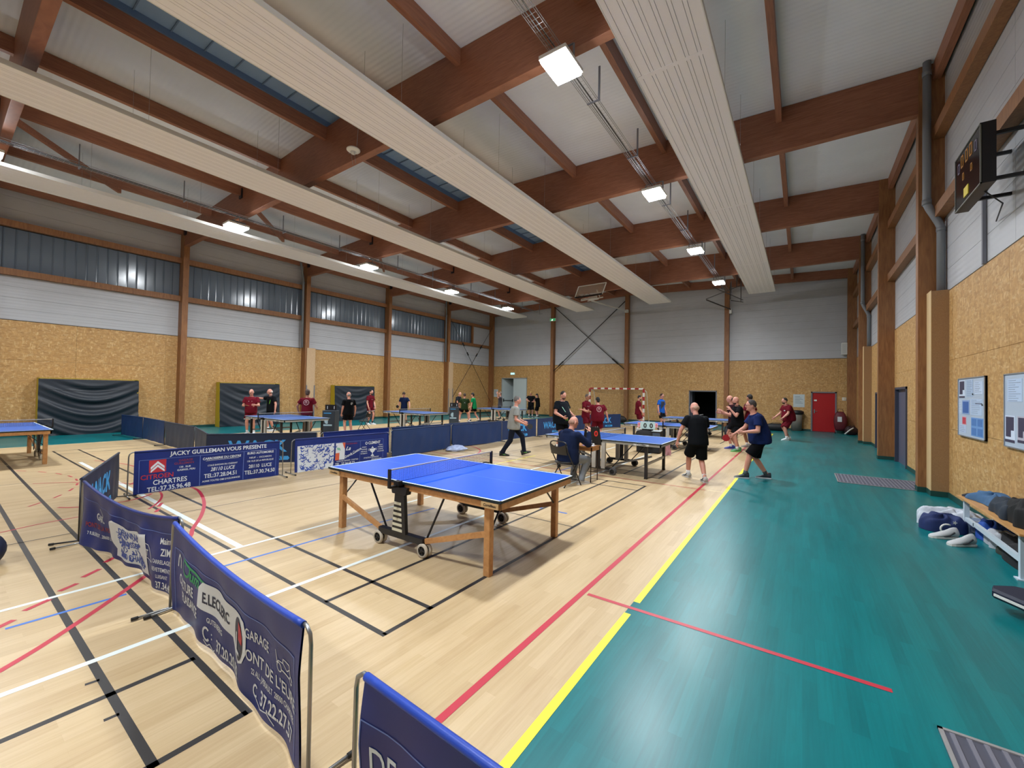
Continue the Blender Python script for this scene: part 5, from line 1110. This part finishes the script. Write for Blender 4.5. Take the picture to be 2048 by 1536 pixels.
    h.tube([HP(-.024, .092, -.052), HP(-.01, .100, -.050), HP(.01, .100, -.050), HP(.024, .092, -.052)], .0045 * s, LIP, n=6)
    hme = bpy.data.meshes.new('h'); hme.from_pydata(h.v, [], h.f); mats = [SKIN[skin], EYEW, EYE, LIP]; idx = {EYEW: 1, EYE: 2, LIP: 3}
    hm = [idx.get(h.mats[k], 0) if h.mats and i_ >= nh else 0 for i_, k in enumerate(h.mi)]
    hme.polygons.foreach_set('material_index', hm); hme.polygons.foreach_set('use_smooth', [True] * len(h.f)); hme.materials.append(SKIN[skin])
    b.from_mesh(hme); b.to_mesh(body); b.free(); bpy.data.meshes.remove(hme)
    for q in mats: body.materials.append(q)
    for p in body.polygons: p.use_smooth = True
    o = bpy.data.objects.new('body', body); COL.objects.link(o); o.parent = t
    def cloth(m_, name, c, vox_=None, sm=2, label=None):
        me = remesh(m_, vox_ or max(.013, vox), sm, name); me.materials.append(mat('fabric_' + c, c, .85, noise=.15, nscale=6, bump=.35, bscale=9, spec=.12)); o_ = bpy.data.objects.new(name, me); COL.objects.link(o_); o_.parent = t; return o_
    # shirt
    m = MB(); e = .016; hz = -.13 - hem
    sp = [(hz, .172, .135 + bel * .5, bel * .6), (hz + .06, .175 + bel * .1, .138 + bel * .8, bel * .75), (.08, .165 + bel * .3, .125 + bel, bel * .8), (.18, .158 + bel * .25, .118 + bel * .8, bel * .7), (.30, .170, .122 + bel * .25, bel * .3), (.40, .176, .118, 0), (.455, .158, .10, -.005), (.495, .095, .075, -.005), (.515, .072, .066, 0)]
    m.loft([ring(z, a, b_, yo, e) for z, a, b_, yo in sp])
    for sd in (-1, 1):
        sh, el, wr, u, f = A[sd]; ra = .048 * s * (1 + (gg - 1) * .6); m.ell(sh, (ra * 1.25 + e * s,) * 3)
        if topk == 'long': capsule(m, sh, el, ra * 1.25 + .012, ra * 1.25); capsule(m, el, wr - f * .02, ra * 1.25, .045 * s)
        else: cone(m, sh - u * .02, sh + u * .285 * slen * s, ra * 1.18 + .014, ra * 1.3 + .018, mid=ra * 1.25 + .014)
    if topk == 'long': m.ell(TP(0, -.09, .47), (.12 * s, .07 * s, .07 * s)); m.ell(TP(0, -.04, .50), (.085 * s, .08 * s, .05 * s))
    shirt = cloth(m, 'hooded_top' if topk == 'long' else 'shirt', top)
    if topk == 'polo':
        MB().loft([[neck + T_ @ V((r_ + .0) * math.cos(a_), r_ * .95 * math.sin(a_) + .0, z) * s for a_ in [2 * math.pi * k / 18 for k in range(18)]] for r_, z in ((.078, -.005), (.070, .045), (.062, .045), (.062, 0))]).build('collar', mat('fabric_' + top, top), t)
    # bottoms
    m = MB(); m.loft([ring(z, a, b_, yo, e * .8) for z, a, b_, yo in ((-.14, .155, .125, 0), (-.08, .165, .128, 0), (0, .166, .126, bel * .3), (.05, .158, .12 + bel * .6, bel * .5))])
    for sd in (-1, 1):
        hip, kn, an, fy, fp = J[sd]; rt_ = .085 * s * (1 + (gg - 1) * .6)
        if botk == 'shorts':
            fr = (botlen or .8); cone(m, hip + (hip - kn).normalized() * .02, hip.lerp(kn, fr), rt_ * 1.05 + .005, rt_ * 1.0 + .024, mid=rt_ * 1.06 + .010)
        else:
            capsule(m, hip, kn, rt_ * 1.15, rt_ * .86); capsule(m, kn, an + V(0, 0, .02), rt_ * .86, .062 * s); cone(m, an + (kn - an).normalized() * .1, an - V(0, 0, .02), .062 * s, .068 * s)
    sb = cloth(m, 'shorts' if botk == 'shorts' else 'trousers', bottom)
    if trim and botk == 'shorts':
        for sd in (-1, 1):
            hip, kn, an, fy, fp = J[sd]; rt_ = .085 * s * (1 + (gg - 1) * .6); fr = (botlen or .8); a_ = hip.lerp(kn, fr - .015); b_ = hip.lerp(kn, fr + .012); q = MB(); cone(q, a_, b_, rt_ * 1.0 + .027, rt_ * 1.0 + .027); q.build('hem_trim', WHITE, t)
    for sd in (-1, 1):
        hip, kn, an, fy, fp = J[sd]
        if botk == 'shorts' and sock: q = MB(); cone(q, an + (kn - an).normalized() * .09, an - V(0, 0, .03), .043 * s, .041 * s); q.build('sock', mat('sock_' + sock, sock, .8), t)
        M = Matrix.Translation(an - V(0, 0, .085 * s)) @ Matrix.Rotation(fy, 4, 'Z') @ Matrix.Translation(V(0, .01, 0)) @ Matrix.Rotation(fp, 4, 'X')
        shoe_parts(t, M, .29 * s, shoe, sole, acc)
    if hair:
        m = MB()
        if hair == 'short': m.ell(HP(0, -.016, .026), (.082 * s, .097 * s, .105 * s), M=HM)
        elif hair == 'full': m.ell(HP(0, -.010, .034), (.086 * s, .102 * s, .108 * s), M=HM); m.ell(HP(0, -.045, -.02), (.074 * s, .07 * s, .07 * s), M=HM)
        elif hair == 'ring': m.ell(HP(0, -.036, -.008), (.0808 * s, .074 * s, .066 * s), M=HM)
        elif hair == 'bun': m.ell(HP(0, -.012, .03), (.088 * s, .104 * s, .108 * s), M=HM); m.ell(HP(0, -.10, .07), (.045 * s,) * 3); m.ell(HP(0, -.05, -.04), (.076 * s, .06 * s, .08 * s), M=HM)
        elif hair == 'long': m.ell(HP(0, -.012, .03), (.088 * s, .104 * s, .108 * s), M=HM); m.ell(HP(0, -.065, -.10), (.08 * s, .05 * s, .15 * s), M=HM)
        me = remesh(m, .01, 1, 'hair'); me.materials.append(mat('hair_' + hc, hc, .75, bump=.8, bscale=60)); q = bpy.data.objects.new('hair', me); COL.objects.link(q); q.parent = t
    if beard: MB().ell(HP(0, .036, -.084), (.056 * s, .060 * s, .044 * s), M=HM).build('beard', mat('hair_' + beard, beard, .8), t)
    if glasses:
        m = MB()
        for sd in (-1, 1): m.tube([HP(sd * .033 + .024 * math.cos(k * math.pi / 7), .106, .012 + .018 * math.sin(k * math.pi / 7)) for k in range(15)], .0025 * s, n=5); m.tube([HP(sd * .057, .104, .016), HP(sd * .080, .06, .015), HP(sd * .084, -.01, .01)], .0025 * s, n=5)
        m.tube([HP(-.01, .108, .015), HP(.01, .108, .015)], .002, n=5); m.build('glasses', BLACK, t)
    bv = None
    def decal(name, polys, cx, cz, front, c, off=.003, lat=None):
        bm_ = bmesh.new(); bm_.from_mesh(shirt.data); bt = BVHTree.FromBMesh(bm_); bm_.free(); m = MB(); sg = 1 if front else -1
        for poly in polys:
            vs = []
            for x, z in poly:
                o_ = TP(cx + x * (1), sg * .6, cz + z); hit = bt.ray_cast(o_, -fw * sg)
                vs.append((hit[0] + fw * sg * off) if hit[0] else TP(cx + x, sg * .15, cz + z))
            m.add(vs, [tuple(range(len(vs)))])
        return m.build(name, c, t)
    if emblem:
        seg = []
        for k in range(28):
            a0, a1 = 2 * math.pi * k / 28, 2 * math.pi * (k + 1) / 28; seg.append([(r_ * math.cos(a_), r_ * math.sin(a_)) for a_, r_ in ((a0, .088), (a1, .088), (a1, .102), (a0, .102))])
        for a0, a1, r0 in ((50, 58, .02), (120, 130, .02), (230, 240, .0), (300, 312, .0), (85, 95, .04), (175, 184, .03), (356, 364, .03)):
            seg.append([(r0 * math.cos(R(a0)), r0 * math.sin(R(a0))), (.075 * math.cos(R(a0)), .075 * math.sin(R(a0))), (.075 * math.cos(R(a1)), .075 * math.sin(R(a1))), (r0 * math.cos(R(a1)), r0 * math.sin(R(a1)))])
        seg.append([(-.02, .0), (.02, .0), (.012, .045), (-.012, .045)])
        decal('back_emblem', seg, 0, .33, False, mat('emblem_pale', 'c8a8ac', .7))
    if chest:
        for nm_, polys, cx, cz, fr, c in chest: decal(nm_, polys, cx, cz, fr, c)
    t['_rig'] = 1; del t['_rig']
    return t, {'P': P, 'A': A, 'J': J, 's': s, 'HP': HP, 'TP': TP, 'rz': rz, 'pos': Vector((pos[0], pos[1], 0))}
def paddle(rig, sd, label, face_c='a01824', tilt=(0, 0, 1), d=None, holder=None):
    sh, el, wr, u, f = rig['A'][sd]; Rm = Matrix.Rotation(rig['rz'], 3, 'Z'); s = rig['s']; d = Vector(d).normalized() if d else f
    t = thing('table_tennis_bat', rig['pos'] + Rm @ (wr + f * .06 * s), label, 'bat', 'table tennis bats', rig['rz']); n = Vector(tilt); n = (n - d * n.dot(d)).normalized(); x = d.cross(n)
    P = lambda a, b_, c: x * a + d * b_ + n * c
    MB().loft([[P(.013 * math.cos(q) * k, y, .010 * math.sin(q) * k) for q in [2 * math.pi * j / 10 for j in range(10)]] for y, k in ((-.045, .9), (.0, 1), (.055, 1.1))]).build('handle', TABW, t)
    pts = [(.075 * math.sin(2 * math.pi * k / 22), .13 - .08 * math.cos(2 * math.pi * k / 22)) for k in range(22)]
    for nm_, z0, z1, mm in (('front_rubber', .003, .006, mat('rubber_' + face_c, face_c, .6)), ('blade', -.003, .003, TABW), ('back_rubber', -.006, -.003, mat('rubber_blackk', '151517', .6))):
        MB().add([P(a, b_, z0) for a, b_ in pts] + [P(a, b_, z1) for a, b_ in pts], [tuple(range(22))[::-1], tuple(range(22, 44))] + [(k, (k + 1) % 22, 22 + (k + 1) % 22, 22 + k) for k in range(22)]).build(nm_, mm, t)
def stripe(x0, z0, x1, z1, w_=.016): return [(x0, z0), (x0 + w_, z0), (x1 + w_, z1), (x1, z1)]
LIME = mat('lime_trim', '7ac83c', .6); WHT = mat('white_trim', 'c8ccd0', .6)
RI, AW, TO, LE = (.82, .57), (-.575, .82), (.575, -.82), (-.82, -.57)
MAR, MARS = '5f101f', '5a0f1d'
# walking man in grey
t, rg = person((-4.12, 7.5), (.8, .60), 'person in light grey t-shirt and long black trousers striding with a bat, green edged shoes', H=1.72, g=1.08, belly=.03, lean=11, twist=8, feet=((-.09, .34, .03, 0, 18), (.08, -.30, 0, 4)), pz=.94, arms=(((-.2, .25, -1), (.25, .8, -.35)), ((.18, -.05, -1), (.05, .9, -.42))), head=(4, -2), skin='b', hair='short', hc='6a6664', top='8c8f8c', bottom='181c2a', botk='long', shoe='1c2420', sole='202020', acc='6ab04a', vox=.009, curl=.9, hem=.02,
    chest=[('orange_print', [[(.05 * math.cos(k * math.pi / 6), .06 * math.sin(k * math.pi / 6)) for k in range(12)]], 0, .27, True, mat('print_coral', 'c85a4a', .7))])
paddle(rg, 1, 'dark bat held forward by the striding person in grey', '151517', (1, 0, .3))
# umpire
t, rg = person((-1.26, 5.28), (.26, .97), 'seated bald person in navy hooded top and pale jeans keeping score, seen from behind', H=1.76, g=1.22, belly=.03, lean=14, feet=((-.16, .34, 0, -5), (.17, .20, 0, 12)), seat=.53, py=-.02, arms=(((-.45, .5, -.75), (.35, .85, .0)), ((.35, .75, -.62), (-.25, .38, .9))), head=(-14, 8), skin='b', top='141f3c', topk='long', bottom='767c84', botk='long', shoe='b0b0b0', sole='c4c4c4', vox=.009, curl=.9, hair='ring', hc='a07c6a')
# black player seen from behind
t, rg = person((.66, 7.40), (-.52, .85), 'bald person in black shirt and shorts with white shoes, seen from behind', H=1.72, g=1.14, lean=20, twist=6, feet=((-.09, .24, 0, -10), (.08, -.26, 0, 6)), pz=.93, py=-.08, arms=(((-.5, .05, -.9), (-.2, .2, -.95)), ((.2, .35, -.9), (.1, .95, .1))), head=(22, 0), skin='b', hair='ring', hc='b89684', top='0c0f14', bottom='0b0e12', shoe='b4b8ba', sole='c8c8c8', acc='23262a', vox=.009, botlen=.95)
# navy player in profile
t, rg = person((1.67, 8.36), (-.93, -.36), 'person with glasses in navy t-shirt and long black shorts leaning forward with a red bat', H=1.80, g=1.16, belly=.05, lean=24, feet=((.0, .22, 0, 0), (.12, -.24, 0, 10)), pz=.93, py=-.10, arms=(((-.3, .1, -.95), (.12, .92, -.12)), ((.2, .45, -.85), (.1, .8, -.6))), head=(0, -8), skin='b', hair='short', hc='3c3634', top='142350', bottom='07070b', shoe='1c2a34', sole='c4ccd4', sock='3a4a50', vox=.009, botlen=.98, glasses=True, curl=1.2)
paddle(rg, 1, 'red faced bat held low by the person with glasses', 'a01420', (-1, -.1, .2), (0, .9, -.45))
# crouching maroon on green floor
t, rg = person((1.98, 18.5), (-.86, -.5), 'large bearded person in maroon crouching forward on the green floor with white shoes', H=1.84, g=1.28, belly=.06, lean=22, feet=((-.13, .1, 0, -4), (.14, -.12, 0, 10)), pz=.93, py=-.08, arms=(((-.2, .35, -.9), (.0, .75, -.65)), ((.25, .3, -.9), (.1, .7, -.6))), head=(0, -6), skin='b', hair='short', hc='1e1a18', beard='2a1e1a', top=MAR, topk='polo', bottom=MARS, botlen=1.0, shoe='c8d4d8', sole='d4dcdc', vox=.012, chest=[('sleeve_mark', [[(-.03, -.02), (.03, -.02), (.03, .02), (-.03, .02)]], -.09, .36, True, WHT)])
# group at far right of tables
person((.58, 13.72), (-.95, -.3), 'person in dark maroon shirt and black shorts with blue shoes, hands raised before the chest', H=1.83, g=1.05, lean=10, feet=((-.1, .08, 0, -5), (.12, -.1, 0, 8)), pz=.97, arms=(((-.2, .35, -.9), (.1, .85, .45)), ((.2, .2, -.9), (-.1, .95, .2))), head=(0, 0), skin='b', hair='ring', hc='3a2c28', top='2a0c16', bottom='0a0b10', shoe='2a3590', sole='5a62a8', sock='c8c8c8', botlen=.7)
person((.80, 13.05), (-.85, -.45), 'bald person in black polo and green shoes behind the person with glasses', H=1.78, g=1.15, belly=.03, lean=6, feet=((-.1, .06, 0, -5), (.12, -.06, 0, 8)), pz=.98, arms=(((-.3, .5, -.8), (.3, .5, .7)), ((.3, .3, -.9), (-.2, .9, .3))), head=(0, 4), skin='b', top='0a0b0f', topk='polo', bottom='0a0b10', shoe='4a8a5a', sole='7ac070', sock='c8c8c8', beard='3a2a24')
person((.98, 14.5), (-.9, .45), 'dark haired person in maroon shirt with white collar standing behind the other two', H=1.86, g=1.05, feet=((-.1, 0, 0, -5), (.12, 0, 0, 8)), arms=(((-.3, .1, -1), (-.1, .3, -1)), ((.45, -.05, -.9), (.3, .25, -.95))), head=(-10, 0), skin='c', hair='short', hc='221c1a', top=MAR, topk='polo', bottom=MARS, shoe='8a8a8a')
# large man in black polo
t, rg = person((-3.78, 9.62), (.88, -.15), 'large person in black polo with white and green piping standing behind the seated umpire', H=1.86, g=1.34, belly=.08, lean=8, feet=((-.13, 0, 0, -8), (.14, 0, 0, 8)), pz=.97, arms=(((-.35, .2, -.9), (.35, .85, -.35)), ((.3, .05, -.95), (-.35, .85, -.45))), head=(-12, 6), skin='b', hair='short', hc='241c1a', beard='4a3228', top='0e131b', topk='polo', bottom='0a0c12', shoe='1a1a20', sole='2a2a2a', vox=.009, curl=.9, hem=.04,
    chest=[('white_piping', [stripe(.10, .20, .15, .37), stripe(-.13, .20, -.17, .37)], 0, 0, True, mat('piping_pale', '9ad0b8', .6)), ('lime_badge', [[(-.03, -.02), (.03, -.03), (.04, .03), (-.02, .04)]], .10, -.06, True, LIME)])
t, rg = person((-4.55, 13.15), (.85, -.1), 'slim person in maroon with glasses shaking hands in front of the goal', H=1.76, g=1.05, lean=4, feet=((-.1, 0, 0, -8), (.12, 0, 0, 8)), arms=(((-.3, .2, -.9), (.3, .9, .05)), ((.2, .2, -.9), (.0, .9, -.15))), head=(0, 5), skin='c', hair='short', hc='5a5048', glasses=True, top=MAR, topk='polo', bottom=MARS, shoe='8a8a8a', chest=[('chest_logo', [[(-.04, -.012), (.05, -.012), (.05, .012), (-.04, .012)]], .06, .33, True, WHT)])
t, rg = person((-3.78, 12.55), (-.62, .78), 'short stout person in maroon with white ring emblem on the back and black hair', H=1.64, g=1.38, belly=.07, lean=3, feet=((-.13, 0, 0, -8), (.14, 0, 0, 8)), arms=(((-.6, .3, -.7), (-.8, .5, .25)), ((.45, -.05, -.9), (.3, .2, -.95))), head=(14, 0), skin='b', hair='full', hc='0c0a0c', top=MAR, bottom=MARS, emblem=True, botlen=.95, hem=.03, shoe='8a8a8a')
person((-3.95, 17.7), (.75, .45), 'bearded dark haired person in maroon standing beside the striped goal post', H=1.74, g=1.05, lean=3, feet=((-.1, 0, 0, -8), (.12, .1, 0, 8)), arms=(((-.3, -.1, -1), (-.1, .2, -1)), ((.2, .1, -1), (.1, .5, -.9))), head=(-12, 8), skin='b', hair='short', hc='1c1614', beard='2c1e1a', top=MAR, topk='polo', bottom=MARS, trim=True, shoe='a8a8a8')
person((-3.28, 19.2), (.9, -.25), 'person in bright blue and charcoal polo standing in front of the back wall', H=1.84, g=1.03, feet=((-.1, 0, 0, -8), (.12, 0, 0, 8)), arms=(((-.35, .0, -1), (-.15, .25, -1)), ((.35, .0, -1), (.15, .25, -1))), head=(-6, 4), skin='b', hair='short', hc='3a241c', glasses=True, top='1c58b4', topk='polo', bottom='101218', shoe='2a3548', chest=[('charcoal_panel', [[(x * .02, z * .02), (x * .02 + .02, z * .02), (x * .02 + .02, z * .02 + .02), (x * .02, z * .02 + .02)] for x in range(-8, 8) for z in range(2, 22) if z * .02 > .24 - x * .024], 0, 0, True, mat('charcoal_panel', '242c3c', .7))])
# window side
t, rg = person((-14.4, 5.1), (.75, -.55), 'white haired person in maroon holding a red bat before a crash mat', H=1.70, g=1.12, belly=.03, feet=((-.11, 0, 0, -8), (.12, 0, 0, 8)), arms=(((-.3, .3, -.9), (.3, .9, .1)), ((.3, .1, -.95), (-.3, .95, .05))), head=(-10, 0), skin='b', hair='ring', hc='b8b0aa', top=MAR, topk='polo', bottom=MARS, trim=True, shoe='c8ccd0', vox=.012, chest=[('chest_logo', [[(-.06, -.012), (.06, -.012), (.06, .012), (-.06, .012)]], 0, .34, True, WHT)])
paddle(rg, 1, 'bright red bat held flat against the chest of the white haired person in maroon', 'c02038', (0, -.3, 1), (-.9, .4, 0))
person((-14.95, 6.1), (.1, -.98), 'white haired person in black polo with lime piping reaching out an arm', H=1.74, g=1.12, lean=10, belly=.02, feet=((-.12, 0, 0, -8), (.13, .05, 0, 8)), pz=.97, arms=(((-.5, .0, -.9), (-.2, .2, -1)), ((.9, .35, -.12), (.92, .35, .12))), head=(-22, 0), skin='b', hair='ring', hc='c0b8b2', top='0a0d12', topk='polo', bottom='0a0d12', shoe='b8bcc0', chest=[('lime_piping', [stripe(.08, .18, .12, .38), stripe(-.10, .18, -.14, .38)], 0, 0, True, LIME)])
person((-12.35, 6.12), (-.72, .7), 'person in maroon with ring emblem, hand on hip, back turned, by window side table', H=1.72, g=1.12, feet=((-.11, 0, 0, -8), (.12, 0, 0, 8)), arms=(((-.55, .05, -.8), (.1, .3, -.9)), ((.4, .1, -.9), (-.1, .9, -.25))), head=(6, 0), skin='c', hair='full', hc='4a3a32', top=MAR, bottom=MARS, trim=True, emblem=True, botlen=.85, shoe='a0a0a0', hem=.02)
person((-11.72, 7.4), (-.98, .15), 'grey haired person in black t-shirt and black shorts beside the dark score tower', H=1.66, g=1.12, belly=.04, feet=((-.1, .05, 0, -8), (.12, -.05, 0, 8)), arms=(((-.15, .15, -1), (.0, .4, -.95)), ((.3, .0, -1), (.1, .3, -1))), head=(18, 0), skin='b', hair='ring', hc='8a8682', top='08090d', bottom='08090d', shoe='202020', botlen=.7, chest=[('pale_back_print', [[(-.05, -.03), (.0, -.05), (.06, .02), (.03, .07), (-.04, .05)]], .05, .33, False, mat('print_ash', '8a8c90', .7))])
person((-15.1, 10.8), (.6, .1), 'slim dark haired person in maroon shorts and white shoes beside the third crash mat', H=1.76, g=.95, lean=5, feet=((-.12, .05, 0, -20), (.12, .0, 0, 12)), arms=(((-.15, .2, -1), (.3, .5, -.8)), ((.25, .1, -1), (.0, .35, -.9))), head=(-6, 5), skin='b', hair='short', hc='181210', beard='241814', top=MAR, topk='polo', bottom=MARS, trim=True, botlen=.6, shoe='d0d4d8', sock='15151a', chest=[('chest_logo', [[(-.04, -.012), (.05, -.012), (.05, .012), (-.04, .012)]], 0, .33, True, WHT)])
t, rg = person((-14.5, 12.45), (.55, -.83), 'young person in navy shirt looking down with a black bat in hand behind a table', H=1.70, g=.98, lean=6, feet=((-.16, .1, 0, -10), (.16, -.12, 0, 25)), pz=.96, arms=(((-.5, .25, -.85), (-.2, .5, -.8)), ((.3, .1, -1), (.15, .3, -.9))), head=(0, 22), skin='b', hair='full', hc='3a2a20', top='0f1c3c', bottom='0a0f20', shoe='1a1a20', sock='101014')
paddle(rg, 1, 'round black bat held by the young person in navy', '0e0e10', (0, 1, 0), (.1, .2, .9))
person((-14.5, 16.5), (.95, .1), 'bald person in charcoal polo bending over the score tower', H=1.74, g=1.02, lean=16, feet=((-.1, 0, 0, -8), (.12, 0, 0, 8)), pz=.97, arms=(((-.2, .3, -.9), (.0, .6, -.8)), ((.2, .3, -.9), (.1, .5, -.8))), head=(0, 8), skin='b', top='20242c', topk='polo', bottom='0e1016', shoe='202020', hair='ring', hc='9a8a80')
person((-12.68, 15.1), (-.7, .7), 'person in olive green shirt seen from behind with legs apart', H=1.70, g=1.1, lean=8, feet=((-.3, 0, 0, -20), (.28, 0, 0, 20)), pz=.93, arms=(((-.45, .1, -.9), (-.2, .3, -1)), ((.3, .2, -.9), (-.2, .9, -.2))), head=(-5, 0), skin='b', hair='short', hc='3a2a20', top='1f3018', bottom='08080c', botlen=.55, shoe='a0a0a0', chest=[('pale_back_print', [[(-.08, .04), (.08, .04), (.08, .05), (-.08, .05)], [(-.06, -.04), (.06, -.04), (.06, -.03), (-.06, -.03)], [(-.02, -.02), (.02, -.02), (.02, .02), (-.02, .02)]], 0, .27, False, mat('print_ash'))])
person((-13.0, 16.3), (-.9, -.35), 'dark haired person in bright green shirt facing the olive shirted player', H=1.74, g=1.0, lean=12, feet=((-.15, .2, 0, -5), (.12, -.3, 0, 8)), pz=.92, arms=(((-.2, .05, -1), (.05, .2, -1)), ((.2, .2, -.9), (.1, .7, -.6))), head=(0, -4), skin='b', hair='full', hc='181210', top='0e7a48', bottom='0a0a0e', botlen=.6, shoe='202020', chest=None)
person((-13.3, 19.2), (-.8, -.5), 'person half hidden behind the green shirt with one arm raised high', H=1.76, g=1.0, feet=((-.1, 0, 0, -8), (.12, 0, 0, 8)), arms=(((-.6, .3, .0), (-.15, .1, 1)), ((.3, .0, -1), (.1, .3, -1))), head=(0, 0), skin='b', hair='short', hc='6a5a50', top='4a4a50', bottom='202430', shoe='202020', curl=.1)
person((-13.2, 22.7), (.35, -.5), 'blonde person in black sports clothes hugging another near the white double door', H=1.84, g=1.12, lean=6, feet=((-.1, 0, 0, -8), (.12, 0, 0, 8)), arms=(((-.35, .45, -.75), (.3, .8, .0)), ((.4, .45, -.7), (-.4, .75, -.2))), head=(-30, 10), skin='b', hair='bun', hc='a8884c', top='0a0c10', bottom='080a0e', botlen=1.0, hem=.05, shoe='202020')
person((-12.72, 22.85), (-.8, -.1), 'dark haired person in black sports clothes being hugged near the white double door', H=1.68, g=1.1, lean=6, feet=((-.1, 0, 0, -8), (.12, 0, 0, 8)), arms=(((-.35, .5, -.7), (.3, .8, -.1)), ((.35, .5, -.7), (-.3, .8, .2))), head=(20, 6), skin='b', hair='long', hc='1a1412', top='0a0c10', bottom='080a0e', botlen=1.0, hem=.05, shoe='202020')
